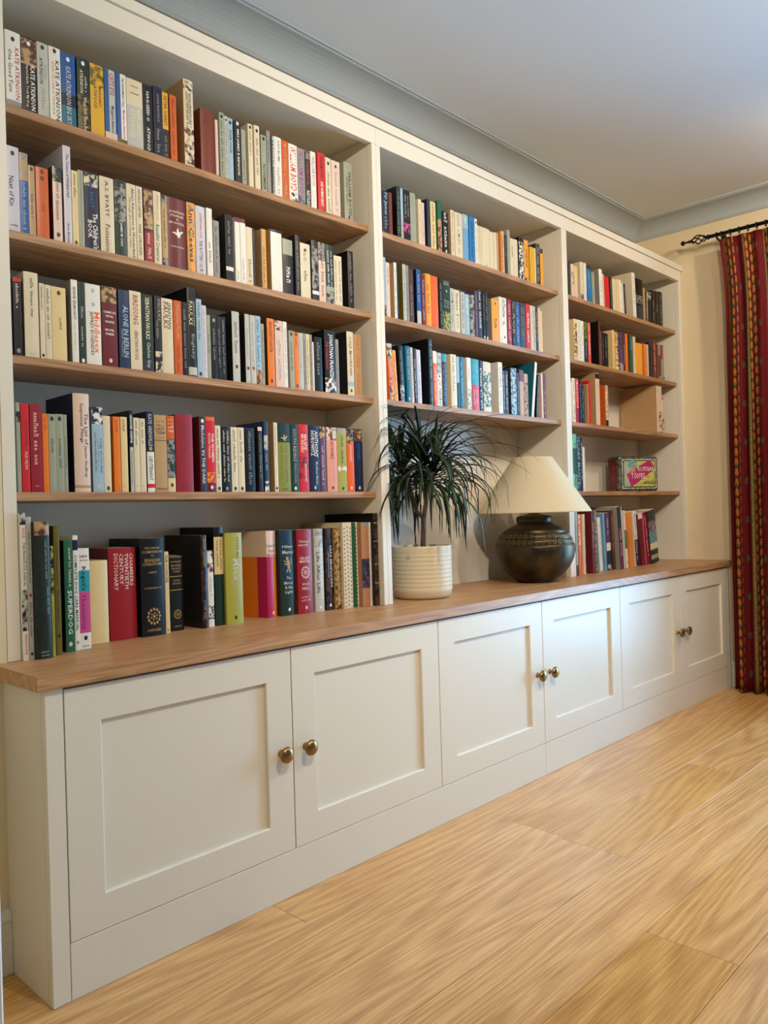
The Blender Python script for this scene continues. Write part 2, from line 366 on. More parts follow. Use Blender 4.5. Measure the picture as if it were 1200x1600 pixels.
# ------------------------------------------------------------------ bookcase
ZH, ZS_, ZC = 2.2224, 2.2791, 2.3104
UP = [(.0118, .0413), (1.2289, 1.2698), (2.4232, 2.4659), (3.6486, 3.6758)]
SH = {1: 1.952, 2: 1.6625, 3: 1.376, 4: 1.0612}
e = .0004
def bookcase(name, label, bays, x0, x1):
    t = thing(name, (x0, YF, ZT), label, 'bookcase', 'built-in cream bookcases on the oak worktop')
    L = lambda bm: bm
    def part(nm, a, b_, c, d, z0, z1, mat='paint', bevel=0, **kw):
        return link(nm, box(a-x0, b_-x0, c-YF, d-YF, z0-ZT, z1-ZT, bevel), MAT[mat], t, **kw)
    ups = sorted({u for b_ in bays for u in b_})
    for u in ups:
        a, b_ = UP[u]
        if name == 'bookcase' and u == 1 and bays[0][0] == 0: b_ = 1.2492
        if name == 'bookcase' and u == 1 and bays[0][0] == 1: a = 1.2498
        part('stile', a, b_, YF, YF+.022, ZT+.0006, ZH, bevel=.0008)
        sa, sb = (a+.0006 if a > .02 and a != 1.2498 else a), (b_-.0006 if b_ != 1.2492 else b_)
        part('side_panel', sa, sb, YF+.0224, YB-.006, ZT+.0006, ZH+.020)
    part('header_board', x0, x1, YF, YF+.022, ZH+.0003, ZS_, bevel=.0006)
    for i, (u, v) in enumerate(bays):
        a, b_ = UP[u][1], UP[v][0]
        part('top_panel', a+e-.001, b_-e+.001, YF+.0224, YB-.006, ZH+.0205, ZH+.036)
        part('back_panel', a+e-.001, b_-e+.001, YB-.0055, YB-.0005, ZT+.0006, ZH+.020)
        n_sh = (1, 2, 3) if u == 1 else (1, 2, 3, 4)
        for s in n_sh:
            part('shelf', a+.0004, b_-.0004, .2403, YB-.0062, SH[s]-.0205, SH[s]-.0004, 'oak', .0012, label='oiled oak shelf')
    return t
bookcase('bookcase', 'cream one-bay bookcase nearest the camera with four oak shelves', [(0, 1)], UP[0][0], 1.2492)
bookcase('bookcase', 'cream two-bay bookcase reaching the far wall, open above the plant and lamp', [(1, 2), (2, 3)], 1.2498, UP[3][1])
tag(link('scribe_strip', box(UP[3][1]+.0005, XW-.0006, YF+.006, YF+.024, ZT+.0006, ZS_), MAT['paint']), 'thin cream strip between the bookcase end and the far wall', 'trim')
tag(link('cornice_board', box(UP[0][0], 3.6905, YF-.007, YB-.004, ZS_+.0014, ZC, .0008), MAT['paint']), 'long cream cornice board capping the whole bookcase', 'cornice')

# one line per book: shelf | x, width, height, depth, front y (mm), lean, turn, hardback, colour | printing
BOOKS = '''
A1|60.4 34.3 178.3 116 253.5 0 0 0 wht|b .9 1 gry;t .2 .88 .75 .3 dre KATE ATKINSON;t .24 .8 .3 .26 chr One Good Turn;e .1 blk
A1|95.8 36.0 178.5 116 253.5 0 0 0 blk|m .02 .34 brn tan;b .33 .36 tan;t .36 .95 .72 .3 wht KATE ATKINSON;t .36 .92 .35 .2 lpk Started Early, Took My Dog;e .08 wht
A1|133.1 26.7 179.5 117 253.5 0 0 0 slv|t .2 .55 .35 .3 chr ATKINSON;k .28 .5 .72 .25 gry;a gry .6 .9;e .06 chr
A1|161.7 28.0 180.8 118 253.5 0 0 0 wht|t .17 .97 .7 .36 blk KATE ATKINSON;t .2 .9 .32 .2 tan BEHIND THE SCENES AT THE MUSEUM;e .05 chr
A1|190.5 36.3 178.5 116 253.5 0 0 0 blu|b .55 .72 nvy;b .72 1 tea;t .18 .97 .5 .34 slv KATE ATKINSON BIG SKY;e .08 wht
A1|231.0 31.6 182.1 118 253.5 0 0 0 dgr|m .5 1 olv blk;k .24 .46 .72 .24 crm;t .16 .48 .35 .26 crm ATKINSON;t .52 .97 .6 .3 lpk When Will There Be;e .07 wht
A1|264.6 35.8 180.2 117 253.5 0 0 0 yel|m 0 .3 yel olv;t .3 .58 .7 .22 brn MARGARET;t .3 .62 .35 .24 brn ATWOOD
A1|302.6 32.5 180.8 118 253.5 0 0 0 blu|v .35 .85 slv;b .88 1 lpk;t .04 .35 .6 .4 dre CAT'S EYE;t .5 .88 .6 .35 nvy Margaret Atwood
A1|337.3 24.3 182.3 118 253.5 0 0 0 wht|v 0 .35 blu;b .92 1 olv;t .04 .46 .65 .28 chr THE HANDMAID'S TALE;t .5 .9 .65 .35 red Margaret Atwood
A1|362.9 45.4 180.5 117 253.5 0 0 0 slv|b 0 .38 crm;h .1 .5 chr THE BLIND;h .2 .55 chr ASSASSIN;t .42 .8 .72 .26 crm MARGARET;t .42 .85 .34 .3 crm ATWOOD
A1|409.2 27.9 181.9 118 253.5 0 0 0 blk|t .1 .45 .5 .3 wht HAG-SEED;t .62 .96 .5 .34 wht ATWOOD;e .5 gry
A1|439.7 26.8 187.2 122 253.5 0 0 0 nvy|t .1 .5 .5 .3 gry JOHN BANVILLE;a gry .6 .95
A1|467.0 16.9 180.2 117 253.5 0 0 0 yel|b .55 1 chr;t .05 .5 .5 .5 brn PETER CAREY;a gry .65 .95
A1|489.8 19.6 181.5 118 253.5 0 0 0 dor|a brn .05 .9
A1|534.3 30.4 241.8 190 253.5 0 0 1 crm tan|m .02 .12 crm chr;a chr .14 .55 2;m .55 .96 crm brn;t .16 .5 .5 .35 chr POSSESSION
A1|587.3 45.9 181.1 150 253.5 0 0 1 rbr|j .08 .5 brn;j .2 .6 brn
A1|634.1 8.8 162.0 105 253.5 0 0 0 lpk|
A1|648.6 16.3 188.8 123 253.5 0 0 0 sag|e .06 blk;k .12 .95 .5 .5 chr
A1|665.7 11.1 183.7 119 253.5 0 0 0 slv|e .06 blk;a chr .15 .9
A1|677.9 16.6 182.5 119 253.5 0 0 0 lbl|e .07 blk;t .18 .55 .5 .45 chr ANNE TYLER
A1|699.8 23.4 181.0 118 253.5 0 0 0 chr|t .12 .85 .5 .4 wht MRS JAMES E BENSON;e .03 wht
A1|724.3 14.9 164.5 107 253.5 0 0 0 sag|a chr .55 .9
A1|748.9 16.2 189.3 123 253.5 0 0 0 crm|a chr .1 .5;e .05 blk
A1|771.5 19.3 192.7 125 253.5 0 0 0 crm|e .08 blk;a chr .2 .8
A1|795.8 19.6 171.8 112 253.5 0 0 0 sag|t .5 .95 .5 .5 blk NOVEMBER;e .06 blk
A1|817.2 13.1 191.3 124 253.5 0 0 0 gry|a chr .15 .5
A1|830.9 14.1 180.9 118 253.5 0 0 0 chr|v .5 1 slv;t .05 .95 .6 .5 blk ARNOLD BENNETT
A1|846.2 27.4 183.5 119 253.5 0 0 0 wht|t .05 .4 .55 .35 chr JUDY BLUME;a gry .5 .95
A1|875.4 24.8 182.0 118 253.5 0 0 0 dor|e .08 tan;a tan .15 .6;a tan .7 .95
A1|902.0 33.9 180.1 117 253.5 0 0 0 wht|t .03 .8 .5 .7 red WILLIAM BOYD;m .82 1 wht chr
A1|937.7 28.3 177.9 116 253.5 0 0 0 gry|t .04 .8 .45 .6 prp WILLIAM BOYD;m .82 1 gry pur
A1|967.4 21.1 179.9 117 253.5 0 0 0 chr|m 0 .15 brn gry;t .18 .6 .5 .4 red WILLIAM BOYD;t .7 .97 .5 .55 wht RESTLESS
A1|990.5 22.0 182.7 119 253.5 0 0 0 wht|t .08 .6 .5 .5 gry WILLIAM BOYD;a lpk .68 .95
A1|1020.6 31.7 189.0 123 253.5 0 0 0 red|t .05 .42 .5 .35 blk WILLIAM BOYD;t .48 .9 .5 .35 wht ANY HUMAN HEART
A1|1054.1 23.5 183.4 119 253.5 0 0 0 crm|e .1 blk;k .25 .95 .5 .45 chr
A1|1080.3 36.3 182.3 119 253.5 0 0 0 lpk|e .1 blk;k .2 .9 .5 .35 gry
A1|1135.7 37.4 193.9 126 253.5 0 0 0 sag|t .15 .9 .65 .35 chr WILLIAM BOYD;t .25 .7 .3 .22 chr Waiting for Sunrise;e .93 brn
A2|55.4 28.1 198.7 129 253.5 0 0 0 lil|e .08 blk;t .35 .7 .35 .4 blk Next of Kin;h .92 .6 blk QUEEN
A2|84.4 19.7 191.1 124 253.5 0 0 0 blu|m 0 .34 gry tan;a lbl .36 .95
A2|104.6 14.9 166.5 108 253.5 0 0 0 tan|a brn .4 .75;e .05 brn
A2|122.2 29.6 169.1 110 253.5 0 0 0 dor|e .15 brn;k .5 .62 .55 .25 brn;e .06 brn
A2|162.2 21.8 181.6 118 253.5 0 0 0 lpk brn|m 0 .2 dgr sag;k .22 .42 .55 .35 chr;a brn .45 .75;e .9 brn
A2|189.3 18.7 240.0 190 253.5 0 0 0 lil|t .08 .52 .55 .38 chr The Tenant of Wildfell Hall;t .78 .98 .5 .3 chr Anne Brontë
A2|209.5 15.3 185.0 120 253.5 0 0 0 ylc|a brn .05 .35;e .95 brn
A2|225.8 13.5 190.6 124 253.5 0 0 0 sag|a gry .05 .9
A2|241.0 37.0 192.6 125 253.5 0 0 0 nvy|m .02 .18 nvy crm;t .12 .45 .5 .3 blu A.S. BYATT;t .52 .98 .72 .36 wht The Children's;t .62 .85 .35 .32 wht BOOK
A2|281.4 37.7 192.7 125 253.5 0 0 0 crm|t .05 .52 .5 .26 chr A.S. BYATT;t .62 .97 .5 .36 brn Possession
A2|321.3 31.7 196.0 127 253.5 0 0 0 dgr|m .1 .55 dgr gry;t .56 .86 .5 .25 wht JAMES M CAIN;k .05 .35 .65 .25 slv
A2|354.3 25.6 194.2 126 253.5 0 0 0 crm|t .05 .97 .7 .36 chr Alice's Adventures in Wonderland;t .18 .85 .3 .2 chr Through the Looking Glass
A2|381.2 18.3 194.3 126 253.5 0 0 0 crm|t .04 .42 .5 .4 brn ANGELA CARTER;t .5 .92 .5 .42 chr WISE CHILDREN
A2|403.6 25.6 194.6 127 253.5 0 0 0 mar|m .02 .56 tan brn;b .54 .57 chr;a lpk .6 .95;f .58 1 crs
A2|431.1 22.2 195.4 127 253.5 0 0 0 crm|k .05 .4 .6 .4 tan;t .45 .95 .5 .5 grn Beautiful Creatures
A2|455.1 16.8 192.2 125 253.5 0 0 0 tan|m 0 .12 gry chr;m .88 1 gry chr;a brn .2 .75
A2|473.4 57.7 192.8 125 253.5 0 0 1 mar|h .2 .8 lpk JONATHAN;h .25 .7 lpk STRANGE;h .3 .1 lpk &;h .35 .8 lpk MR NORRELL;w .5 wht;h .68 .7 lpk Susanna Clarke
A2|533.0 25.5 192.6 125 253.5 0 0 0 yor|m 0 1 yor tan;t .04 .85 .5 .62 chr Ann Cleeves
A2|560.4 30.0 190.4 124 253.5 0 0 0 lil|t .1 .46 .5 .34 dre JONATHAN COE;t .5 .95 .5 .36 chr THE ROTTERS' CLUB
A2|595.5 19.4 192.6 125 253.5 0 0 0 wht|a chr .5 .8
A2|617.5 19.7 163.4 106 253.5 0 0 0 gry|a chr .1 .9
A2|659.6 25.0 191.4 160 253.5 0 0 1 chr|b .78 .84 wht;a gry .1 .6
A2|691.6 17.3 190.5 124 253.5 0 0 0 wht|b 0 .07 mar;a gry .82 .95
A2|710.0 19.7 190.6 124 253.5 0 0 0 wht|b 0 .06 mar;a gry .6 .95
A2|730.2 23.9 172.2 112 253.5 0 0 0 crm|a chr .55 .95
A2|755.3 6.7 172.3 112 253.5 0 0 0 chr|
A2|786.7 17.2 179.3 117 253.5 0 0 0 tan|v .5 1 yor;a chr .3 .9
A2|822.3 42.0 187.8 122 253.5 0 0 0 wht tan|b 0 .04 nvy
A2|867.8 38.3 169.4 110 253.5 0 0 0 blk tan|b 0 .28 sag;a wht .5 .8
A2|917.4 18.7 191.8 125 253.5 0 0 0 chr|a gry .1 .9
A2|937.2 39.9 172.4 112 253.5 0 0 0 crm|a gry .1 .4;e .12 chr;a brn .5 .7
A2|984.2 27.9 190.8 124 253.5 0 0 0 chr|b .83 .89 wht;m .1 .8 gry chr
A2|1013.4 28.3 191.0 124 253.5 0 0 0 lpk|m 0 .3 brn gry;a brn .3 .9
A2|1044.4 33.6 191.1 124 253.5 0 0 0 dgr|m .75 1 chr sag;a wht .1 .7 2;b .7 .78 sag
A2|1078.9 15.0 162.8 106 253.5 0 0 0 crm|a brn .1 .9
A2|1094.6 18.6 163.7 106 253.5 0 0 0 crm|a chr .1 .9
A2|1141.5 24.8 191.5 124 253.5 0 0 0 blk|a gry .05 .9
A3|61.9 18.8 182.1 118 253.5 0 0 0 blk|b 0 .05 red;a lpk .08 .4;e .93 gry
A3|86.7 33.0 200.7 130 253.5 0 0 0 crm tan|k .07 .55 .55 .24 chr;j .95 .4 chr
A3|122.5 11.7 179.5 117 253.5 0 0 0 crm|a chr .05 .35;e .95 blk
A3|135.3 14.9 178.1 116 253.5 0 0 0 crm|k .05 .75 .5 .5 chr
A3|151.4 35.1 177.6 115 253.5 0 0 0 ylc|e .08 brn;k .42 .58 .6 .22 chr
A3|199.6 16.5 202.9 132 253.5 0 0 0 wht gry|t .08 .48 .5 .42 chr ANNE ENRIGHT;k .52 .85 .5 .3 gry
A3|218.4 16.3 201.4 131 253.5 0 0 0 dgr|k .3 .45 .5 .4 slv;a slv .55 .8;e .96 wht
A3|235.9 39.1 200.8 131 253.5 0 0 0 wht|e .08 lbl;e .25 lbl;t .34 .85 .72 .38 ore Middlesex;t .34 .88 .35 .28 blk JEFFREY EUGENIDES
A3|278.0 40.8 202.7 132 253.5 0 0 0 mar|m 0 .2 brn tan;h .32 .8 wht CRIMSON;h .37 .5 wht PETAL;h .44 .6 wht WHITE;h .54 .6 wht MICHEL;h .59 .55 wht FABER;e .92 lpk
A3|323.5 28.7 201.4 131 253.5 0 0 0 dbl|t .2 .85 .65 .5 lbl ALONE IN BERLIN;t .5 .85 .3 .2 gry HANS FALLADA
A3|354.5 32.5 204.2 133 253.5 0 0 0 crm|t .05 .42 .5 .45 crs BIRDSONG;t .5 .87 .5 .3 brn SEBASTIAN FAULKS
A3|388.3 32.4 201.6 131 253.5 0 0 0 dgr|t .04 .58 .5 .36 crm SEBASTIAN FAULKS;t .62 .95 .5 .4 slv Charlotte Gray;b .85 1 slt
A3|425.4 20.3 203.2 132 253.5 0 0 0 chr|t .04 .32 .65 .4 gry FAULKS;t .32 .55 .35 .3 gry ON GREEN;m .72 1 chr crm
A3|446.6 33.2 201.4 131 253.5 0 0 0 crm|t .05 .4 .7 .28 chr SEBASTIAN;t .05 .4 .35 .42 brn FAULKS
A3|482.8 24.1 201.3 131 253.5 0 0 0 dor|t .05 .52 .5 .4 tan Sebastian Faulks;a brn .6 .95
A3|507.9 17.0 201.3 131 253.5 0 0 0 blk|a gry .1 .9
A3|527.1 26.5 244.4 160 253.5 0 0 1 blk|t .15 .42 .35 .4 ylc FAULKS;t .15 .42 .75 .24 gry SEBASTIAN;t .52 .8 .5 .45 gry Engleby;b .89 .98 slv
A3|554.1 17.4 217.4 141 253.5 0 0 0 lbl|a nvy .05 .55;e .95 nvy
A3|572.0 14.1 202.6 132 253.5 0 0 0 lil|a gry .05 .9
A3|586.8 11.7 177.9 116 253.5 0 0 0 sag|a chr .3 .6
A3|600.5 19.5 178.8 116 253.5 0 0 0 blk|a gry .2 .7;e .07 gry
A3|620.6 13.0 179.8 117 253.5 0 0 0 blk|a gry .2 .8
A3|634.1 15.2 180.7 117 253.5 0 0 0 blk|a gry .05 .9
A3|672.3 25.3 202.6 132 253.5 0 0 0 slv chr|a chr .15 .6;e .78 chr
A3|717.3 16.0 201.9 131 253.5 0 0 0 slv chr|a gry .2 .6;e .78 chr
A3|735.5 19.0 201.6 131 253.5 0 0 0 slv|a gry .1 .7;e .77 dre
A3|755.6 19.1 202.6 132 253.5 0 0 0 lbl|k .06 .75 .5 .6 blu;m .78 1 rbr tan
A3|775.3 10.9 181.9 118 253.5 0 0 0 sag|a chr .1 .9
A3|798.4 26.2 202.4 132 253.5 0 0 0 ora brn|t .05 .5 .5 .42 brn MARGARET FORSTER;a tan .55 .8;e .92 brn
A3|828.1 30.3 201.5 131 253.5 0 0 0 lpk|m 0 .15 mar lpk;a gry .3 .95
A3|859.5 16.3 201.2 131 253.5 0 0 0 wht|v .85 1 mar;a gry .1 .9
A3|882.2 18.3 177.8 116 253.5 0 0 0 sag|e .06 chr;a chr .2 .7
A3|901.7 17.3 175.9 114 253.5 0 0 0 ora|e .04 brn;a brn .1 .3;e .94 brn
A3|920.2 16.9 176.2 115 253.5 0 0 0 slv|a gry .1 .8
A3|937.8 12.0 176.8 115 253.5 0 0 0 gry|a chr .1 .9
A3|950.4 12.7 176.6 115 253.5 0 0 0 ylc|a chr .1 .9
A3|963.7 10.8 176.6 115 253.5 0 0 0 gry|a chr .1 .9
A3|975.0 6.4 154.9 105 253.5 0 0 0 crm|
A3|984.7 31.3 173.2 113 253.5 0 0 0 blk|a gry .1 .7
A3|1027.6 46.8 201.4 131 253.5 0 0 0 blk|t .06 .78 .55 .45 wht JONATHAN FRANZEN;t .18 .62 .2 .2 red THE CORRECTIONS;m .76 1 wht chr
A3|1074.9 13.0 177.4 115 253.5 0 0 0 gry|a chr .1 .9
A3|1126.6 29.6 210.8 137 253.5 0 0 0 crm chr|t .08 .68 .5 .4 brn COLD MOUNTAIN;b .78 .85 lbl;e .92 brn
A3|1158.1 33.7 205.1 133 253.5 0 0 0 tan gry|k .04 .6 .55 .5 dor;a dor .65 .95
A4|60.6 8.7 207.1 135 253.5 0 0 0 sag|m .1 .22 sag chr
A4|71.4 18.3 206.1 134 253.5 0 0 0 red|t .2 .48 .6 .4 mar JANE GARDAM;t .54 .74 .55 .36 lpk OLD FILTH
A4|91.9 28.0 206.6 134 253.5 0 0 0 crs|a lpk .1 .7;h .93 .4 lpk VIRAGO
A4|120.8 13.3 185.5 121 253.5 0 0 0 ora|a dre .05 .22;j .94 .4 brn
A4|135.2 17.2 185.7 121 253.5 0 0 0 sag|e .06 chr;a chr .32 .5
A4|152.9 19.0 186.9 122 253.5 0 0 0 sag|e .06 chr;a chr .32 .7
A4|172.3 7.5 186.4 121 253.5 0 0 0 sag|a chr .28 .7
A4|197.7 41.0 241.4 155 253.5 0 0 1 lpk nvy|t .2 .52 .76 .24 nvy The List of;t .1 .5 .46 .26 nvy Suspicious Things;t .53 .85 .68 .26 blk Jennie Godfrey;b .93 .96 tan
A4|243.6 28.4 211.0 137 253.5 0 0 0 lbl|m 0 .2 nvy wht;t .36 .78 .76 .18 blu THE FUTURE;k .36 .72 .52 .18 gry;k .3 .76 .28 .16 nvy;e .93 slv
A4|272.6 19.1 190.8 124 253.5 0 0 0 crm|e .95 brn
A4|299.5 18.2 190.6 124 253.5 0 0 0 ora|a dre .04 .22;j .92 .5 dre
A4|319.5 18.0 191.2 124 253.5 0 0 0 ylc|a brn .04 .2;j .92 .5 dre
A4|343.9 9.8 209.2 136 253.5 0 0 0 nvy chr|b .45 1 slv;t .05 .4 .5 .6 wht GRAHAM GREENE;a chr .5 .9
A4|355.4 15.8 191.5 124 253.5 0 0 0 crm|a chr .05 .38;j .92 .5 dre
A4|372.5 16.0 190.6 124 253.5 0 0 0 crm|a chr .05 .35;j .92 .5 brn
A4|392.3 20.4 209.8 136 253.5 0 0 0 nvy|b .5 1 wht;t .03 .43 .5 .5 slv KATE GRENVILLE;e .46 tan;t .56 .86 .5 .5 chr LIEUTENANT;b .9 .95 red
A4|414.8 36.0 203.0 132 253.5 0 0 0 tan|j .08 .7 brn;j .13 .7 brn;h .18 .7 brn LAST;h .23 .7 brn TERM;b .325 .335 brn;j .29 .6 brn;h .96 .8 chr PENGUIN
A4|452.2 22.7 203.0 132 253.5 0 0 0 dor|m .3 .82 dgr gry;b .82 1 ylc;j .05 .7 crm;j .1 .7 crm;h .15 .7 crm LAST;h .2 .7 crm TERM;e .91 brn
A4|479.5 53.2 209.2 136 253.5 0 0 1 crs|a mar .1 .5;a mar .9 .98
A4|552.9 20.8 208.1 135 253.5 0 0 0 slt mar|v 0 .12 mar;t .12 .9 .5 .45 lil Madeleine IN THE DARK;e .06 wht
A4|574.8 28.8 208.7 136 253.5 0 0 0 red|b 0 .05 ore;t .22 .6 .7 .3 wht THE WOMEN;t .22 .55 .35 .28 lpk Kristin Hannah;m .74 .88 yor red;b .88 1 mar;e .94 wht
A4|604.5 17.7 186.1 121 253.5 0 0 0 crm|a chr .05 .8;e .95 chr
A4|623.7 32.0 184.0 120 253.5 0 0 0 blk|a crm .06 .85 2;e .95 gry
A4|657.4 21.7 184.5 120 253.5 0 0 0 crm|a chr .05 .7;e .95 chr
A4|680.9 22.0 184.9 120 253.5 0 0 0 crm|a chr .05 .55;e .95 chr
A4|706.4 33.7 184.9 120 253.5 0 0 0 blk|k .05 .9 .5 .35 gry;b 0 .02 dbl
A4|752.9 15.1 190.5 124 253.5 0 0 0 chr|b 0 .06 lpk;a gry .1 .8
A4|774.8 15.3 208.4 135 253.5 0 0 0 dbl|m .2 .4 dbl slv;a slv .3 .7;m .85 1 dbl wht
A4|811.8 13.8 207.2 135 253.5 0 0 0 crm tan|a gry .05 .5;e .95 blk
A4|827.5 46.7 206.7 134 253.5 0 0 0 olg|b 0 .28 dgr;w .22 tan;a olv .33 .9 2;h .96 .5 dgr VINTAGE
A4|875.4 32.1 206.1 134 253.5 0 0 0 dgr blk|t .07 .55 .5 .4 sag SOUTH RIDING;t .57 .88 .5 .35 gry Winifred Holtby;e .95 wht
A4|909.6 38.2 208.2 135 253.5 0 0 0 red|t .15 .38 .68 .3 crm MAGPIE;t .15 .42 .35 .3 crm MURDERS;m .48 .8 red mar;t .58 .85 .65 .25 crm ANTHONY HOROWITZ
A4|950.5 42.6 207.0 135 253.5 0 0 0 nvy|t .08 .48 .7 .34 wht ANTHONY;t .08 .46 .34 .34 wht HOROWITZ;t .55 .9 .7 .24 slv Moonflower Murders;e .94 slv
A4|995.1 22.4 205.5 134 253.5 0 0 0 pur|m 0 .18 tan chr;a lpk .3 .9
A4|1024.6 44.5 205.6 134 253.5 0 0 0 pnp|m 0 .2 rbr crm;t .22 .5 .5 .35 mar HOWARD;k .52 .85 .6 .2 gry;e .94 chr
A4|1071.2 40.4 205.6 134 253.5 0 0 0 lim|b 0 .08 sag;k .12 .6 .5 .3 dgr;m .6 .68 lim wht;e .95 chr
A4|1113.8 30.8 204.3 133 253.5 0 0 0 ore|m 0 .22 chr tan;t .26 .52 .5 .4 lpk HOWARD;e .94 wht
A4|1147.0 38.3 207.2 135 253.5 0 0 0 nvy|m 0 .2 brn tan;t .24 .5 .5 .4 blu HOWARD;e .94 wht
A5|42.5 12.3 332.2 200 204.4 0 0 0 wht|m 0 .08 slv chr;t .1 .17 .6 .5 red 2022;t .2 .5 .6 .5 nvy THE PRIVATE EYE ANNUAL;m .52 .8 slv chr;t .82 .96 .55 .45 red PRIVATE EYE
A5|56.8 11.8 323.3 200 207.2 0 0 0 slv|k .1 .48 .55 .4 chr;e .55 dre;k .6 .85 .5 .5 chr;e .96 chr
A5|69.1 33.7 311.8 220 190.3 0 0 1 chr|m 0 .1 tan brn;m .1 1 chr dgr;k .14 .42 .72 .16 sag;k .48 .68 .8 .16 sag;h .95 .5 slv FRANCES;h .975 .5 slv LINCOLN
A5|105.1 6.5 254.8 166 194.8 0 0 0 lim|m 0 .45 blk lim;a chr .5 .9
A5|119.8 13.6 301.1 200 208.6 0 0 0 olv|k .12 .45 .5 .35 chr;a chr .5 .75;e .85 chr
A5|153.6 21.3 265.8 190 232.0 0 0 0 grn blk|t .07 .42 .6 .26 crm HOW TO TRAIN A;t .45 .84 .55 .5 wht SUPERDOG;e .93 lpk
A5|178.1 12.3 276.5 180 237.1 0 0 0 wht|b .04 .13 nvy;t .17 .83 .5 .6 chr COMPLETE DOG CARE MANUAL;e .93 gry
A5|192.8 27.9 244.0 159 241.8 0 0 0 wht|b .22 .43 tel;b .43 .84 pnk;h .08 .7 chr NEW;h .12 .7 chr EDITION;t .18 .42 .42 .5 blk Roget's;t .45 .8 .4 .4 pur Thesaurus;e .89 blk;h .97 .6 chr PENGUIN
A5|246.3 48.5 209.5 136 292.7 0 0 1 ylc|
A5|300.1 76.3 237.7 170 297.2 0 0 1 bry mar|t .06 .42 .82 .14 lpk CHAMBERS;t .06 .45 .63 .14 lpk TWENTIETH;t .06 .4 .44 .14 lpk CENTURY;t .06 .46 .25 .14 lpk DICTIONARY
A5|383.5 69.3 259.4 170 286.4 0 0 1 blk|h .1 .65 gld THE OXFORD;h .14 .85 gld COMPANION;h .18 .15 gld TO;h .225 .65 gld ENGLISH;h .265 .8 gld LITERATURE;h .35 .35 gld HARVEY;h .51 .7 gld FOURTH EDITION;r .8 gld;h .94 .6 gld OXFORD
A5|459.7 12.6 221.2 144 297.6 0 0 0 ylc|t .04 .38 .5 .6 chr THE CONCISE;e .96 gld
A5|487.1 40.6 207.1 135 315.2 0 0 1 blk|b .01 .02 gld;h .08 .8 gld FOWLER'S;h .13 .75 gld MODERN;h .17 .7 gld ENGLISH;h .21 .5 gld USAGE;b .27 .28 gld;h .33 .5 gld REVISED;h .37 .6 gld EDITION;b .45 .46 gld;r .78 gld;h .94 .6 gld OXFORD
A5|569.0 19.0 261.0 188 287.2 0 0 1 brn chr|m 0 1 brn blk;k .04 .35 .6 .5 gld;a gry .7 .9
A5|595.7 18.8 216.0 140 296.8 0 0 0 wht|m 0 .3 wht mar;m .72 .9 wht dgr;a gry .35 .6
A5|620.8 30.4 281.8 178 297.6 0 0 1 dgr blk|b .1 .48 ylc;b 0 .1 blk;k .13 .45 .7 .25 blk;k .13 .42 .35 .25 blk
A5|651.7 58.6 263.5 171 286.9 0 0 1 lim|t .05 .32 .7 .14 olv PETER MAY;t .28 .53 .6 .4 slv Mick;k .55 .85 .6 .18 sag;e .93 blk
A5|815.2 43.8 263.9 155 304.9 0 12 1 ora|v .0 .55 mag .3 1;b 0 .3 lpk;h .17 .9 blk Lessons;h .23 .6 dre Ian;h .28 .9 dre McEwan;e .95 crm
A5|859.5 60.8 264.8 172 297.6 0 0 1 dgr|m .0 .6 dgr dbl;h .2 .7 slv Hilary;h .26 .7 slv Mantel;l .4 gld;h .56 .3 slv The;h .62 .6 slv Mirror;h .67 .5 slv & the;h .73 .5 slv Light;e .93 wht
A5|920.8 59.8 263.6 171 288.0 0 0 1 crs|j .14 .7 lpk;j .18 .8 lpk;h .34 .7 lpk HILARY;h .38 .75 lpk MANTEL;r .51 lpk;h .65 .5 lpk WOLF;h .7 .5 lpk HALL;j .8 .6 lpk;j .84 .6 lpk;e .93 lpk
A5|990.5 38.6 263.8 171 287.0 0 0 1 slv|m 0 .22 gry slv;t .24 .84 .72 .3 wht KATE ATKINSON;t .28 .78 .34 .3 nvy Life After Life;e .95 wht
A5|1034.0 33.3 265.0 172 285.0 0 0 0 chr|m 0 1 blk brn;t .22 .72 .7 .28 lil IAN McEWAN;t .3 .6 .38 .22 gry Atonement;e .94 wht
A5|1067.7 26.8 263.8 171 278.0 0 0 0 gld|m 0 1 gld brn;k .05 .95 .6 .4 crm
A5|1095.0 66.0 280.5 200 266.0 0 0 0 crm|p 0 1;v .58 .88 grn;e .96 wht
A5|1161.5 45.4 278.4 190 248.0 0 0 0 lbn|b 0 .05 gry;m .43 .78 chr pur;v .78 1 wht;t .05 .95 .88 .12 gry Spectacle of Illusion
A5|1207.4 19.5 308.7 240 235.0 0 0 0 blk|m 0 1 blk brn;b .1 .11 gry;b .3 .31 gry;b .55 .56 gry;b .75 .76 gry
B1|1315.3 32.6 149.8 105 253.5 0 0 0 nvy|t .04 .55 .5 .55 lbl PD James;a gry .6 .9
B1|1350.3 15.0 150.3 105 253.5 0 0 0 rbr|
B1|1389.7 19.3 182.7 170 253.5 0 0 0 dgr blk|a gry .1 .9
B1|1410.5 12.2 181.3 118 253.5 0 0 0 lbl|m .6 1 lbl tan
B1|1426.0 33.7 181.7 118 253.5 0 0 0 blk|a slv .1 .55 2;m .65 .85 blk pnk
B1|1461.3 29.3 180.3 117 253.5 0 0 0 sag|a gry .1 .9
B1|1505.2 17.0 168.2 109 253.5 0 0 0 crm|a gry .1 .9
B1|1523.7 14.6 160.7 105 253.5 0 0 0 lpk|a gry .2 .9
B1|1553.9 17.5 181.1 118 253.5 0 0 0 slt nvy|
B1|1573.9 29.2 178.4 116 253.5 0 0 0 ylc|k .05 .95 .5 .45 brn
B1|1614.4 23.4 191.3 124 253.5 0 0 0 grn|m .35 1 rbr tan
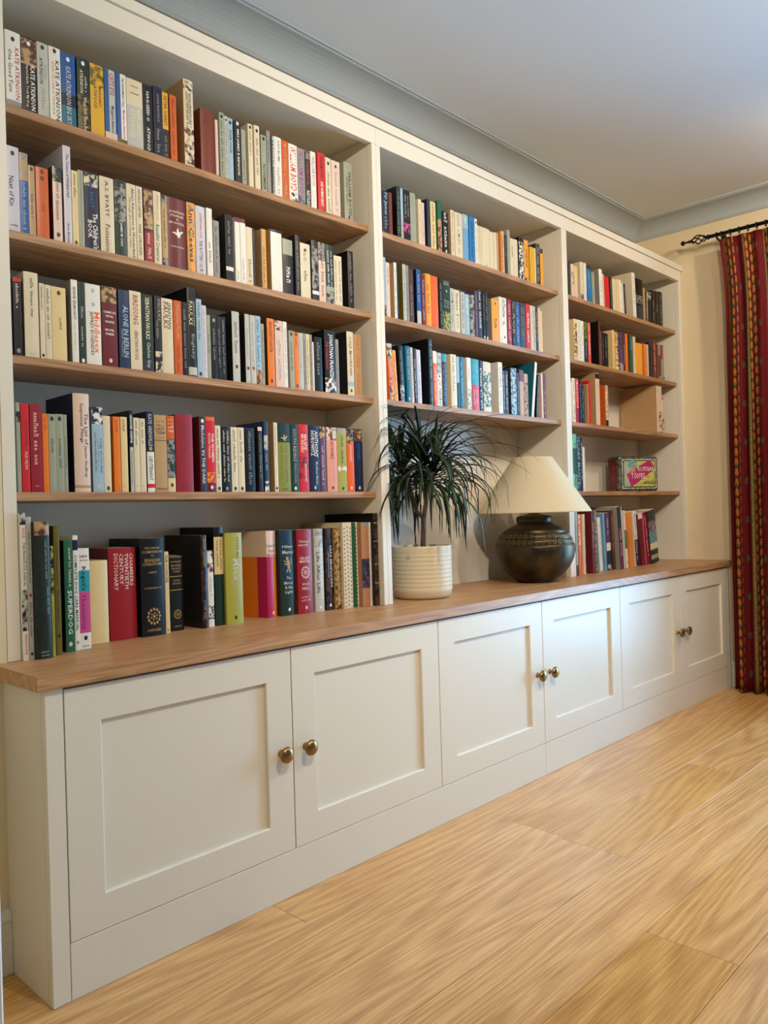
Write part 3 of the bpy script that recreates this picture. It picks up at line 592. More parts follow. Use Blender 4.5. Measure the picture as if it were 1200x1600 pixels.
B1|1643.6 33.0 159.6 105 253.5 0 0 0 blk|k .03 .85 .5 .6 wht;e .93 wht
B1|1691.3 21.5 177.0 115 253.5 0 0 0 crm tan|a brn .05 .9
B1|1716.5 45.7 175.8 114 253.5 0 0 0 crm|k .05 .9 .5 .4 gry;e .5 brn
B1|1765.2 34.0 179.8 117 253.5 0 0 0 lbl|b .3 1 slb;a wht .05 .2
B1|1805.2 34.6 182.0 118 253.5 0 0 0 sky|k .1 .6 .5 .4 nvy;a nvy .65 .9
B1|1841.7 16.0 180.2 117 253.5 0 0 0 wht|e .08 blk;a gry .2 .9
B1|1858.6 13.1 156.9 105 253.5 0 0 0 crm|a tan .1 .8
B1|1873.8 14.2 157.5 105 253.5 0 0 0 crm|a tan .1 .8
B1|1890.1 47.5 158.4 105 253.5 0 0 0 crm|e .95 tan
B1|1939.4 25.2 153.4 105 253.5 0 0 0 crm|
B1|1966.9 19.1 156.1 105 253.5 0 0 0 crm|
B1|1987.1 11.8 157.8 105 253.5 0 0 0 tan|
B1|2015.8 22.8 173.9 113 253.5 0 0 0 lor|v .6 1 lpk;a rbr .1 .9
B1|2041.4 17.5 162.8 106 253.5 0 0 0 chr|a gry .1 .6
B1|2062.5 19.9 190.0 124 253.5 0 0 0 sag|
B1|2083.1 26.9 159.7 105 253.5 0 0 0 crm|a chr .2 .5
B1|2111.2 29.5 161.0 105 253.5 0 0 0 crm|v .8 1 chr
B1|2147.2 34.6 177.6 160 253.5 0 0 0 blk|m .1 1 blk wht
B1|2185.2 31.6 176.6 115 253.5 0 0 0 yor|e .05 lpk;t .2 .65 .5 .6 brn Capital;m .9 1 yor chr
B1|2228.8 45.5 156.7 105 253.5 0 0 0 yel|v .75 1 ylc
B1|2278.0 31.7 181.0 118 253.5 0 0 1 chr|k .08 .95 .5 .5 slv
B1|2311.2 19.7 164.9 107 253.5 0 0 0 yor|b 0 .12 chr
B2|1310.9 11.6 205.8 134 253.5 0 0 0 lbl|a gry .1 .7;m .8 1 gry chr
B2|1324.2 17.9 191.5 124 253.5 0 0 0 lpk|a rbr .1 .4
B2|1364.5 13.5 198.8 129 253.5 0 0 0 wht tan|a chr .1 .9
B2|1379.4 6.4 194.8 127 253.5 0 0 0 blk|
B2|1409.5 16.3 202.6 132 253.5 0 0 0 slv olv|a chr .1 .9
B2|1426.6 14.0 201.8 131 253.5 0 0 0 gry|a chr .1 .9
B2|1442.6 23.2 193.5 126 253.5 0 0 0 brn|a gry .3 .9
B2|1483.7 22.0 199.5 130 253.5 0 0 0 blu nvy|b .75 1 slv;a lbl .1 .6
B2|1509.3 20.6 185.1 120 253.5 0 0 0 mar|a lbl .1 .9
B2|1532.0 30.4 194.1 126 253.5 0 0 0 yor|v 0 .25 ora;a brn .2 .8
B2|1563.3 39.8 192.3 125 253.5 0 0 0 ore|b .03 .035 rbr;b .93 .935 rbr
B2|1610.2 19.8 192.3 125 253.5 0 0 0 blk|a gry .1 .9
B2|1631.8 43.0 191.8 125 253.5 0 0 0 dgr|m .62 1 lim dgr;h .05 .7 sag HILARY;h .09 .7 sag MANTEL;e .22 sag;h .42 .6 sag Bring;h .47 .6 sag Up the;h .52 .7 sag Bodies
B2|1676.5 19.5 166.5 108 253.5 0 0 0 slv|a chr .1 .9;e .3 dgr
B2|1698.8 33.0 165.3 107 253.5 0 0 0 crm|k .08 .62 .5 .5 dgr;a gry .65 .9
B2|1739.4 23.0 163.9 107 253.5 0 0 0 slv|a chr .05 .9
B2|1764.2 27.2 160.6 105 253.5 0 0 0 lbl|a wht .1 .5
B2|1795.5 29.6 164.4 107 253.5 0 0 0 sag|m 0 1 sag chr
B2|1829.1 16.0 186.1 121 253.5 0 0 0 pur|a gry .1 .9
B2|1847.4 26.3 192.5 125 253.5 0 0 0 slt|k .05 .8 .5 .5 wht
B2|1878.8 15.3 193.3 126 253.5 0 0 0 blk|a gry .1 .6;e .95 wht
B2|1896.1 18.6 191.5 124 253.5 0 0 0 blk|a gry .1 .6;e .95 wht
B2|1938.7 50.8 173.1 113 253.5 0 0 0 yor gry|e .1 brn;a brn .45 .7
B2|1991.4 12.9 189.9 123 253.5 0 0 0 wht|
B2|2006.5 35.9 190.0 124 253.5 0 0 0 wht|k .05 .6 .5 .6 chr;e .85 chr
B2|2046.8 31.0 190.1 124 253.5 0 0 0 crs|a lpk .1 .9
B2|2082.2 22.4 189.8 123 253.5 0 0 0 chr|t .02 .72 .5 .8 gld CIRCE;a gry .8 .95
B2|2106.9 31.8 189.6 123 253.5 0 0 0 blu|a lbl .1 .9
B2|2141.0 39.2 190.9 124 253.5 0 0 0 slt|a tan .1 .8 2
B2|2183.9 32.9 193.0 125 253.5 0 0 0 red|k .2 .85 .5 .5 wht
B2|2219.1 16.6 192.3 125 253.5 0 0 0 crm|a gry .1 .9
B2|2236.9 21.6 192.0 125 253.5 0 0 0 slv|a chr .1 .9
B2|2260.8 14.5 191.4 124 253.5 0 0 0 blk|a wht .1 .8
B2|2277.7 14.6 190.2 124 253.5 0 0 0 lpk|a tan .1 .8
B2|2293.0 17.2 181.3 118 253.5 0 0 0 ylc|a yor .1 .8
B3|1326.5 24.9 196.8 128 253.5 3 0 0 ore|m 0 .25 grn lpk;b .25 .72 dor;k .27 .7 .5 .6 crm;m .75 1 pur yor
B3|1351.9 17.4 176.7 115 253.5 3 0 0 yor|a dre .1 .9
B3|1383.0 20.9 198.3 129 253.5 2 0 0 blk|a gry .1 .7;m .7 1 slt slv
B3|1416.7 22.9 200.5 130 253.5 1 0 0 tea|k .06 .6 .5 .4 slv;e .93 slv
B3|1442.0 11.6 198.3 129 253.5 1 0 0 lpk|a chr .1 .9
B3|1454.4 19.2 197.1 128 253.5 1 0 0 blk|a slv .2 .9
B3|1475.1 21.1 194.3 126 253.5 1 0 0 lil|a gry .3 .9
B3|1540.5 21.0 243.7 170 253.5 0 0 1 dte blk|k .05 .6 .5 .45 lbl;a gry .65 .95
B3|1563.1 21.2 201.4 131 253.5 0 0 0 ore|b 0 .22 wht;a wht .3 .9
B3|1585.9 25.0 198.6 129 253.5 0 0 0 wht|m 0 .4 gry slv;t .5 .98 .5 .75 blk JO NESBO;e .44 red
B3|1615.4 26.3 198.3 129 253.5 0 0 0 nvy tan|b 0 .15 tel;a lbl .2 .9 2
B3|1665.8 34.5 202.8 132 253.5 0 0 0 crm|k .05 .35 .5 .35 brn;a gry .4 .7
B3|1701.9 15.1 197.3 128 253.5 0 0 0 lbl|b .5 1 dgr
B3|1719.0 25.8 199.3 130 253.5 0 0 0 tea|a lbl .1 .8
B3|1765.1 26.3 202.0 131 253.5 0 0 0 wht|a tan .2 .5;m .6 1 wht sag
B3|1795.3 45.7 200.8 131 253.5 0 0 0 tel|f .5 1 red;a lbl .1 .4 2;a lpk .6 .9 2
B3|1844.0 23.2 199.3 130 253.5 0 0 0 nvy|k .15 .95 .5 .7 wht
B3|1870.2 50.4 198.8 129 253.5 0 0 0 crm gry|m .2 .9 crm grn;a chr .3 .9
B3|1971.7 29.0 208.2 135 253.5 0 0 0 wht|t .08 .5 .5 .5 gry CAVELL;a gry .55 .9
B3|2001.2 14.1 177.0 115 253.5 0 0 0 slt|a wht .1 .9
B3|2017.5 21.9 177.5 115 253.5 0 0 0 chr|a wht .1 .9
B3|2059.1 41.4 196.0 127 253.5 0 0 0 slt|m 0 1 slt lbl;a wht .2 .7
B3|2102.9 14.7 178.4 116 253.5 0 0 0 nvy|a lbl .1 .9
B3|2120.7 33.2 193.2 126 253.5 0 0 0 mar|b .25 1 tan
B3|2155.6 30.2 180.8 118 253.5 0 0 0 tan|m .2 1 tan rbr
B3|2205.4 18.1 240.5 160 253.5 -9 0 0 wht tea|
B3|2240.5 14.6 187.6 122 253.5 -7 0 0 blk|a wht .05 .9 2
B3|2287.2 14.7 198.1 120 253.5 0 0 0 lpk|
B3|2304.4 19.8 198.6 129 253.5 0 0 0 mar|a lpk .4 .9
C1|2538.7 20.4 152.5 105 253.5 0 0 0 dgr|m .2 .5 dgr slt
C1|2568.8 26.9 151.2 105 253.5 1 0 0 lpk|m .2 .6 lpk gry
C1|2598.3 26.3 150.3 105 253.5 1 0 0 ylc|b .6 1 lpk
C1|2651.1 26.9 179.1 116 253.5 0 0 0 crm crm|v .5 .56 gry;m .84 1 pur gry
C1|2681.8 24.4 180.7 117 253.5 0 0 0 wht|a lbl .2 .9
C1|2717.8 31.3 176.4 115 253.5 2 0 0 sky|b 0 .1 chr;k .2 .6 .5 .4 lbl
C1|2762.3 23.2 152.9 105 253.5 2 0 0 sag|m .5 .8 sag slb
C1|2831.0 32.7 181.0 118 253.5 2 0 0 wht gry|a gry .3 .8
C1|2865.0 14.0 162.4 106 253.5 2 0 0 lpk|a dre .3 .7
C1|2882.3 46.6 155.0 105 253.5 2 0 0 red|
C1|2935.7 24.7 161.4 105 253.5 2 0 0 chr|a gry .1 .9
C1|2963.3 18.7 159.3 105 253.5 2 0 0 crm|
C1|2984.3 18.8 160.8 105 253.5 2 0 0 crm|a tan .1 .9
C1|3005.7 49.9 165.9 108 253.5 2 0 0 ylc|v .6 1 wht
C1|3059.3 21.5 154.3 105 253.5 3 0 0 wht|a chr .05 .95 2
C1|3083.2 19.5 156.3 105 253.5 3 0 0 chr|a gry .1 .9
C1|3179.8 35.9 232.4 170 253.5 3 0 0 wht crm|a gry .1 .7
C1|3219.6 71.3 211.5 137 253.5 1 0 0 blk|m .4 .6 blk gry;b .65 1 slt
C1|3297.8 17.6 176.8 115 253.5 0 0 0 tan|
C1|3317.9 20.1 160.8 105 253.5 0 0 0 chr|a wht .1 .9 2
C1|3345.5 40.7 166.8 108 253.5 0 0 0 wht|b .25 1 blk;m 0 .25 wht chr
C1|3394.3 40.1 181.1 118 253.5 0 0 0 blk|a gry .3 .9
C1|3438.5 39.5 186.4 121 253.5 0 0 0 blk|a gry .4 .6
C1|3482.0 42.6 190.4 124 253.5 0 0 0 blk|a gry .1 .9
C2|2577.2 28.9 191.0 124 253.5 0 0 0 ylc|m .1 .9 ylc brn
C2|2607.9 29.3 192.1 125 253.5 0 0 0 wht|a chr .05 .95 2
C2|2639.9 25.9 191.4 124 253.5 0 0 0 wht|a gry .1 .6
C2|2668.6 33.7 191.1 124 253.5 0 0 0 dgr|m 0 .4 dgr olg;f .55 1 nvy;a lbl .5 .95
C2|2706.2 22.8 193.0 125 253.5 0 0 0 cor|k .05 .8 .5 .6 wht
C2|2804.7 15.7 214.3 160 253.5 0 0 0 brn blk|b .0 1 brn
C2|2821.8 12.9 170.6 111 253.5 0 0 0 rbr|a gry .1 .8
C2|2837.5 18.9 168.0 109 253.5 0 0 0 blk|a gry .2 .8
C2|2859.3 38.3 166.2 108 253.5 0 0 0 blk|a gry .1 .8
C2|2946.5 20.8 193.7 126 253.5 0 0 0 ylc ylc|v .4 1 yor
C2|2975.2 27.3 186.8 121 253.5 0 0 0 ylc|m .0 .9 ylc brn
C2|3008.2 41.6 193.6 126 253.5 0 0 0 pur|m 0 .4 pur slt;m .8 1 pur slv
C2|3055.2 21.6 194.2 126 253.5 0 0 0 brn|a wht .3 .8 2
C2|3079.0 25.1 195.1 127 253.5 0 0 0 ore|a yor .1 .8
C2|3110.6 16.5 194.5 126 253.5 0 0 0 dgr|b .7 1 brn
C2|3129.3 31.1 194.5 126 253.5 0 0 0 grn|a slv .1 .4
C2|3164.7 25.9 191.7 125 253.5 0 0 0 lpk|a ore .1 .9
C2|3192.3 73.3 165.3 107 253.5 0 0 0 yor|b .02 .03 tan;v .96 1 dor
C2|3268.3 21.0 171.8 112 253.5 0 0 0 dor|a yor .1 .8
C2|3292.8 44.8 170.9 111 253.5 0 0 0 lor|v .6 1 lpk;a tan .1 .8
C2|3343.5 37.2 188.3 122 253.5 0 0 0 nvy|b 0 .08 dbl
C2|3393.6 32.9 200.5 130 253.5 0 0 0 rbr|a lpk .1 .8
C2|3429.3 23.4 187.9 122 253.5 0 0 0 mar|
C2|3456.5 27.4 188.8 123 253.5 0 0 0 gry|b .3 .9 brn
C2|3486.5 25.1 191.1 124 253.5 0 0 0 crs|f .4 1 gry
C2|3514.1 21.5 190.9 124 253.5 0 0 0 sag|b .9 1 slt;v .5 1 crm
C3|2532.9 11.5 182.3 118 253.5 0 0 0 ylc|
C3|2548.2 24.2 202.3 131 253.5 0 0 0 wht|k .05 .5 .5 .6 ore;a chr .6 .95
C3|2576.0 29.0 202.8 132 253.5 0 0 0 red|f .65 1 crs;t .05 .6 .5 .6 lpk MARGARET;e .64 wht
C3|2610.3 18.3 199.3 130 253.5 0 0 0 nvy|a lbl .1 .9
C3|2630.1 23.1 177.8 116 253.5 0 0 0 nvy|a lbl .1 .9
C3|2683.7 7.5 187.6 120 253.5 0 0 0 tan|
C3|2696.0 17.0 205.5 134 253.5 0 0 0 red|
C3|2762.6 38.0 249.2 190 253.5 0 0 0 lpk tan|b 0 .11 chr;k .15 .75 .4 .25 gry;b 0 .01 slv
C3|2856.2 26.2 199.4 130 253.5 0 0 0 lpk dor|m 0 1 lpk tan;b .85 1 chr
C3|3416.9 23.4 250.2 210 253.5 0 0 0 lpk tan|
C3|3444.0 37.8 250.1 163 253.5 0 0 0 crm|m .55 1 crm brn;a tan .1 .4
C3|3482.3 23.9 190.6 124 253.5 0 0 0 lpk|b 0 .05 red;v .85 1 red;m .6 1 lpk brn
C4|2534.7 35.8 261.3 170 253.5 0 0 0 grn|f 0 .25 mnt;f .7 1 mnt;t .15 .9 .5 .5 blk JOHN LE CARRE
C4|2572.3 29.9 260.9 170 253.5 0 0 0 dbl|t .05 .95 .5 .7 lbl HILARY MANTEL
C4|2603.4 17.4 249.8 162 253.5 0 0 0 chr|a wht .1 .8
C4|2621.9 20.3 204.7 133 253.5 0 0 0 wht|
C5|2467.0 9.1 323.9 200 224.9 0 0 0 wht|
C5|2476.6 19.3 319.6 200 216.9 0 0 0 sag|b .85 1 dgr
C5|2552.6 27.2 274.5 178 245.9 0 0 0 ore|m 0 .6 ore crm;v .6 1 dor
C5|2580.3 18.3 275.2 179 238.9 0 0 0 crm|a gry .1 .9
C5|2631.3 26.2 293.4 200 220.7 1 0 0 mar|a lpk .2 .6
C5|2662.7 17.9 290.5 189 222.1 1 0 0 sag|m 0 1 sag brn
C5|2716.4 10.5 258.3 168 234.5 4 0 0 lbl|v .6 1 wht
C5|2753.2 23.3 256.2 167 248.0 4 0 0 wht|a gry .1 .8
C5|2795.5 19.2 274.4 178 248.0 3 0 0 slb|
C5|2815.2 39.7 276.3 180 244.7 3 0 0 pur|b .52 .66 wht;b .66 1 dbl;a lil .1 .4;m .9 1 slv dbl
C5|2860.2 25.0 289.0 188 238.1 4 0 0 brn|a tan .1 .7
C5|2885.7 44.2 303.7 200 216.0 4 0 0 slt gry|b .34 1 prm;k .36 .8 .5 .4 lpk;v .85 1 wht
C5|2984.7 18.2 285.1 185 233.4 4 0 0 wht|b 0 .1 crm;b .34 .66 grn;k .35 .6 .5 .4 lim;a red .1 .3;e .9 mar
C5|3008.3 37.6 274.5 178 220.6 5 0 0 lor|a dor .1 .8
C5|3116.7 34.3 280.6 182 246.3 6 0 0 wht|b .52 1 slt;k .05 .5 .5 .5 chr;a wht .55 .9
C5|3158.6 57.6 265.3 172 237.0 7 0 0 mar|m 0 .1 wht lpk;v .75 1 pnk;j .85 .3 tan
C5|3247.4 30.6 273.1 178 247.8 8 0 0 bry|k .1 .85 .5 .5 lpk
C5|3278.5 86.2 278.7 181 240.0 8 0 0 slt|b .2 .21 wht;m .2 .42 gry pur;m .42 .62 tel gry;b .62 .74 crm;b .74 1 dgr;b .84 .92 sag
'''

# ------------------------------------------------------------------ lettering
PAL = dict(wht=(232, 226, 212), crm=(222, 206, 172), ylc=(226, 200, 142), slv=(190, 188, 176), gry=(146, 142, 134), sag=(158, 160, 136), chr=(36, 33, 34), blk=(9, 9, 11),
 slt=(48, 52, 62), nvy=(18, 24, 54), dbl=(28, 52, 84), blu=(26, 84, 150), sky=(20, 120, 180), slb=(110, 160, 190), lbl=(158, 184, 196), tea=(20, 100, 122), dte=(18, 58, 68), tel=(40, 150, 160),
 mnt=(110, 190, 150), grn=(34, 96, 66), dgr=(24, 48, 38), olg=(130, 136, 40), olv=(108, 94, 36), lim=(168, 164, 66), yel=(222, 168, 40), yor=(236, 160, 44), ora=(232, 120, 30), ore=(236, 98, 28),
 dor=(206, 92, 26), lor=(226, 138, 60), red=(204, 34, 38), bry=(150, 8, 18), crs=(150, 28, 44), dre=(176, 40, 34), mar=(104, 28, 36), rbr=(120, 52, 34), brn=(82, 50, 34), lbn=(178, 124, 84), tan=(186, 150, 104),
 gld=(176, 144, 82), lpk=(224, 194, 174), pnp=(230, 156, 136), pnk=(204, 74, 140), mag=(178, 22, 84), cor=(220, 84, 76), pur=(92, 62, 100), prm=(96, 42, 66), prp=(150, 40, 130), lil=(208, 200, 206))
NAME = dict(wht='white', crm='cream', ylc='pale yellow', slv='pale grey', gry='grey', sag='sage grey', chr='charcoal', blk='black', slt='slate grey', nvy='navy', dbl='dark blue', blu='blue', sky='bright blue',
 slb='sky blue', lbl='pale blue', tea='teal', dte='dark teal', tel='turquoise', mnt='mint green', grn='green', dgr='dark green', olg='olive green', olv='olive', lim='lime green', yel='yellow', yor='amber',
 ora='orange', ore='bright orange', dor='burnt orange', lor='light orange', red='red', bry='deep red', crs='crimson', dre='brick red', mar='maroon', rbr='reddish brown', brn='brown', lbn='light brown', tan='tan',
 gld='gold', lpk='pale pink', pnp='salmon pink', pnk='pink', mag='magenta', cor='coral', pur='purple', prm='plum', prp='violet', lil='off-white')
LIN = {k: (*srgb(v), 1) for k, v in PAL.items()}
_glyph = {}
def text_mesh(s, bold=False):
    """flat letters of a string, as vertices in a unit box (width 1, cap height 1) and faces"""
    if s in _glyph: return _glyph[s]
    cu = bpy.data.curves.new('t', 'FONT'); cu.body = s; cu.size = 1; cu.resolution_u = 1; cu.offset = .012; cu.fill_mode = 'FRONT'
    o = bpy.data.objects.new('t', cu); C.objects.link(o)
    me = bpy.data.meshes.new_from_object(o)
    vs = [(v.co.x, v.co.y) for v in me.vertices]; fs = [tuple(p.vertices) for p in me.polygons]
    bpy.data.objects.remove(o); bpy.data.meshes.remove(me); bpy.data.curves.remove(cu)
    if not vs: _glyph[s] = ([], [], 1.0); return _glyph[s]
    x0 = min(v[0] for v in vs); x1 = max(v[0] for v in vs); y0 = min(v[1] for v in vs); y1 = max(v[1] for v in vs)
    w, h = x1-x0, y1-y0
    _glyph[s] = ([((x-x0)/w, (y-y0)/h) for x, y in vs], fs, w/h)
    return _glyph[s]
def marks(rnd, n):
    """illegible small print: little upright strokes grouped into words, in a unit box"""
    vs, fs = [], []; x = 0; pos = []
    while x < n:
        wl_ = rnd.randint(3, 8)
        for i in range(wl_):
            if x >= n: break
            hh = rnd.choice((.62, .66, .7, 1.0)); ww = rnd.uniform(.35, .62)
            pos.append((x, ww, hh)); x += 1
        x += 1
    for x, ww, hh in pos:
        k = len(vs); t = .17
        # a hollow letter shape: two uprights and one bar
        for (a, b_, c, d) in ((x, x+t, 0, hh), (x+ww, x+ww+t, 0, hh*rnd.uniform(.6, 1)), (x, x+ww+t, hh*rnd.uniform(.3, .8), 0)):
            if d == 0: d = c+.16
            q = len(vs); vs += [(a/n, c), (b_/n, c), (b_/n, d), (a/n, d)]; fs.append((q, q+1, q+2, q+3))
    return vs, fs
def disc_faces(cx, cz, rx, rz, seg=14):
    return [(cx+rx*math.cos(2*math.pi*i/seg), cz+rz*math.sin(2*math.pi*i/seg)) for i in range(seg)]

# ------------------------------------------------------------------ books
def build_book(row, x, w, h, D, y, lean, yw, hard, col, side, ops, idx):
    rnd = random.Random(idx*7+5)
    z0 = {'1': 1.952, '2': 1.6625, '3': 1.376, '4': 1.0612, '5': .68}[row[1]]
    root = bpy.data.objects.new('hardback_book' if hard else 'paperback_book', None); C.objects.link(root); root.empty_display_size = .03
    a = math.radians(lean)
    zz = z0 + .0003 + (w*math.sin(-a) if a < 0 else 0)
    root.location = (x, y, zz); root.rotation_euler = (0, -a, math.radians(yw))
    bulge = min(.004, w*.1) if hard else min(.0012, w*.05)
    def ys(u): # spine surface at u in 0..1
        return bulge*(2*u-1)**2
    # spine cells
    xs = {0., 1.}; zs = {0., 1.}
    for k in range(1, (8 if hard else 4)): xs.add(k/(8 if hard else 4))
    cells = []
    for op in ops:
        p = op.split()
        if p[0] in 'bfm': cells.append((0, 1, float(p[1]), float(p[2]), p[3], p[4] if p[0] == 'm' else p[3])); zs |= {float(p[1]), float(p[2])}
        if p[0] == 'v':
            q = (float(p[4]), float(p[5])) if len(p) > 5 else (0., 1.)
            cells.append((float(p[1]), float(p[2]), q[0], q[1], p[3], p[3])); xs |= {float(p[1]), float(p[2])}; zs |= set(q)
    xs = sorted(xs); zs = sorted(zs)
    def cellcol(u, v):
        r = (col, col)
        for c in cells:
            if c[0] <= u <= c[1] and c[2] <= v <= c[3]: r = (c[4], c[5])
        return r
    wrap = yw != 0
    sidec = side or col
    V, Fc, CA, CB = [], [], [], []
    def add(quad, ca, cb):
        k = len(V); V.extend(quad); Fc.append((k, k+1, k+2, k+3)); CA.append(ca); CB.append(cb)
    th = .0026 if hard else .0006
    r = min(.0016, w*.12)          # rounded joint between spine and boards
    if hard: r = min(.004, w*.12)
    X = lambda u: u*w
    for i in range(len(xs)-1):
        for j in range(len(zs)-1):
            u0, u1, v0, v1 = xs[i], xs[i+1], zs[j], zs[j+1]
            ca, cb = cellcol((u0+u1)/2, (v0+v1)/2)
            za, zb = h*(1-v1), h*(1-v0)
            def Y(u): return bulge*(2*u-1)**2
            add([(X(u0), Y(u0), za), (X(u1), Y(u1), za), (X(u1), Y(u1), zb), (X(u0), Y(u0), zb)], ca, cb)
    yb = bulge
    for s, u in ((0, 0), (1, w)):
        inn = th if s == 0 else w-th
        bands = zs if wrap else [0., 1.]
        for j in range(len(bands)-1):
            za, zb = h*(1-bands[j+1]), h*(1-bands[j])
            ca = sidec if not wrap else (cellcol(.05, (bands[j]+bands[j+1])/2)[0])
            q = [(u, yb, za), (u, D, za), (u, D, zb), (u, yb, zb)]
            if s == 0: q = [(u, D, za), (u, yb, za), (u, yb, zb), (u, D, zb)]
            if wrap and s == 0:      # back of the jacket: magenta next to the spine, orange beyond it
                lowb = (bands[j]+bands[j+1])/2 > .3; ym = .042
                add([(u, ym, za), (u, yb, za), (u, yb, zb), (u, ym, zb)], 'mag' if lowb else 'lpk', 'mag' if lowb else 'lpk')
                add([(u, D, za), (u, ym, za), (u, ym, zb), (u, D, zb)], col if lowb else 'lpk', col if lowb else 'lpk')
            else: add(q, ca, ca)
        q = [(inn, yb+th, 0), (inn, D, 0), (inn, D, h), (inn, yb+th, h)]
        if s == 1: q = [q[1], q[0], q[3], q[2]]
        add(q, 'wht', 'wht')
        q = [(u, D, 0), (inn, D, 0), (inn, D, h), (u, D, h)]; add(q if s else [q[1], q[0], q[3], q[2]], sidec, sidec)
        for zt, fl in ((0, 1), (h, 0)):
            q = [(u, yb, zt), (inn, yb+th, zt), (inn, D, zt), (u, D, zt)]
            if (s == 0) == (zt == h): q = q[::-1]
            add(q, sidec, sidec)
    # spine back and its thickness at head and foot
    add([(w-th, yb+th, 0), (th, yb+th, 0), (th, yb+th, h), (w-th, yb+th, h)], 'wht', 'wht')
    for zt in (0, h):
        for i in range(len(xs)-1):
            u0, u1 = xs[i], xs[i+1]
            q = [(X(u0), ys(u0), zt), (X(u1), ys(u1), zt), (min(max(X(u1), th), w-th), yb+th, zt), (min(max(X(u0), th), w-th), yb+th, zt)]
            add(q if zt else q[::-1], cellcol((u0+u1)/2, 0.001 if zt else .999)[0], cellcol((u0+u1)/2, .001 if zt else .999)[0])
    me = bpy.data.meshes.new('cover'); me.from_pydata(V, [], Fc)
    A1 = me.attributes.new('ColA', 'FLOAT_COLOR', 'CORNER'); A2 = me.attributes.new('ColB', 'FLOAT_COLOR', 'CORNER')
    d1, d2 = [], []
    for ca, cb in zip(CA, CB): d1 += list(LIN[ca])*4; d2 += list(LIN[cb])*4
    A1.data.foreach_set('color', d1); A2.data.foreach_set('color', d2)
    me.materials.append(MAT['cloth' if (hard and rnd.random() < .25) else 'cover'])
    o = bpy.data.objects.new('cover', me); C.objects.link(o); o.parent = root
    ins = .003 if hard else .0004
    link('page_block', box(th+.0001, w-th-.0001, yb+th+.0003, D-ins-.0005, ins, h-ins), MAT['pages'], root)
    # printing on the spine
    V, Fc, CA = [], [], []
    def put(vs, fs, fx, fc):
        """fx maps the unit box to (u*w, z); drawn .25 mm proud of the spine"""
        k = len(V)
        for a_, b_ in vs:
            px, pz = fx(a_, b_)
            V.append((px, Y_(px/w)-.0003, pz))
        for f in fs: Fc.append(tuple(k+i for i in f)); CA.append(fc)
    def Y_(u):
        # follow the faceted spine
        for i in range(len(xs)-1):
            if xs[i] <= u <= xs[i+1]:
                t = (u-xs[i])/(xs[i+1]-xs[i]); return ys(xs[i])*(1-t)+ys(xs[i+1])*t
        return ys(0)
    letter_cols = []
    for op in ops:
        p = op.split(' ')
        k = p[0]
        if k in 'tk':
            a0, a1, lane, sz, c = float(p[1]), float(p[2]), float(p[3]), float(p[4]), p[5]
            tx = ' '.join(p[6:])
            if k == 't': vs, fs, asp = text_mesh(tx)
            else: vs, fs = marks(rnd, max(4, int((a1-a0)*h/(w*sz*.62))))
            cz = sz*w; cx = lane*w
            put(vs, fs, lambda q, s: (min(max(cx+(s-.5)*cz, .0002), w-.0002), h*(1-a0)-q*(a1-a0)*h), c); letter_cols.append((c, (a1-a0)*sz))
        elif k in 'hj':
            zc, wd, c = float(p[1]), float(p[2]), p[3]
            if k == 'h': vs, fs, asp = text_mesh(' '.join(p[4:]))
            else: vs, fs = marks(rnd, 8); asp = 5
            hh = min(max(wd*w/asp, .0022), .011)
            put(vs, fs, lambda q, s: (w*.5+(q-.5)*wd*w, h*(1-zc)+(s-.5)*hh), c); letter_cols.append((c, .04))
        elif k == 'a':
            c, a0, a1 = p[1], float(p[2]), float(p[3]); lanes = int(p[4]) if len(p) > 4 else 1
            for L in range(lanes):
                sz = .42/lanes; vs, fs = marks(rnd, max(4, int((a1-a0)*h/(w*sz*.7)))); cx = w*((L+.5)/lanes*.8+.1); cz = sz*w
                put(vs, fs, lambda q, s: (min(max(cx+(s-.5)*cz, .0002), w-.0002), h*(1-a0)-q*(a1-a0)*h), c)
            letter_cols.append((c, (a1-a0)*.3))
        elif k == 'e':
            zc, c = float(p[1]), p[2]; rx = min(w*.26, .0045)
            pts = disc_faces(w*.5, h*(1-zc), rx, rx*1.25, 10); put(pts, [tuple(range(10))], lambda q, s: (q, s), c)
        elif k == 'r':          # round crest: ring of small lobes and a centre
            zc, c = float(p[1]), p[2]; rr = w*.25; cz = h*(1-zc)
            for i in range(12):
                t = 2*math.pi*i/12; pts = disc_faces(w*.5+rr*math.cos(t), cz+rr*1.1*math.sin(t), rr*.2, rr*.24, 6); put(pts, [tuple(range(6))], lambda q, s: (q, s), c)
            for i in range(6):
                t = 2*math.pi*i/6+.3; pts = disc_faces(w*.5+rr*.5*math.cos(t), cz+rr*.5*math.sin(t), rr*.15, rr*.15, 6); put(pts, [tuple(range(6))], lambda q, s: (q, s), c)
            pts = disc_faces(w*.5, cz, rr*.22, rr*.26, 8); put(pts, [tuple(range(8))], lambda q, s: (q, s), c)
        elif k == 'w':          # small flying bird
            if len(p) > 2: zc, c = float(p[1]), p[2]
            else: zc, c = .5, p[1]
            if float(zc) == .5: pass
            B = [(-.9, .1), (-.45, .25), (-.15, .1), (-.1, .75), (.1, .9), (.2, .3), (.75, .55), (.95, .45), (.6, .1), (.35, -.2), (.45, -.55), (.2, -.45), (.05, -.7), (-.05, -.3), (-.4, -.1)]
            sc = w*.33; ctr = (w*.5, h*(1-zc)); n_ = len(B)
            put([(0, 0)]+B, [(0, i+1, (i+1) % n_+1) for i in range(n_)], lambda q, s: (ctr[0]+q*sc, ctr[1]+s*sc*.9), c)
        elif k == 'l':          # rampant lion, built from a few plates
            zc, c = float(p[1]), p[2]; sc = w*.34; cx = w*.5; cz = h*(1-zc)
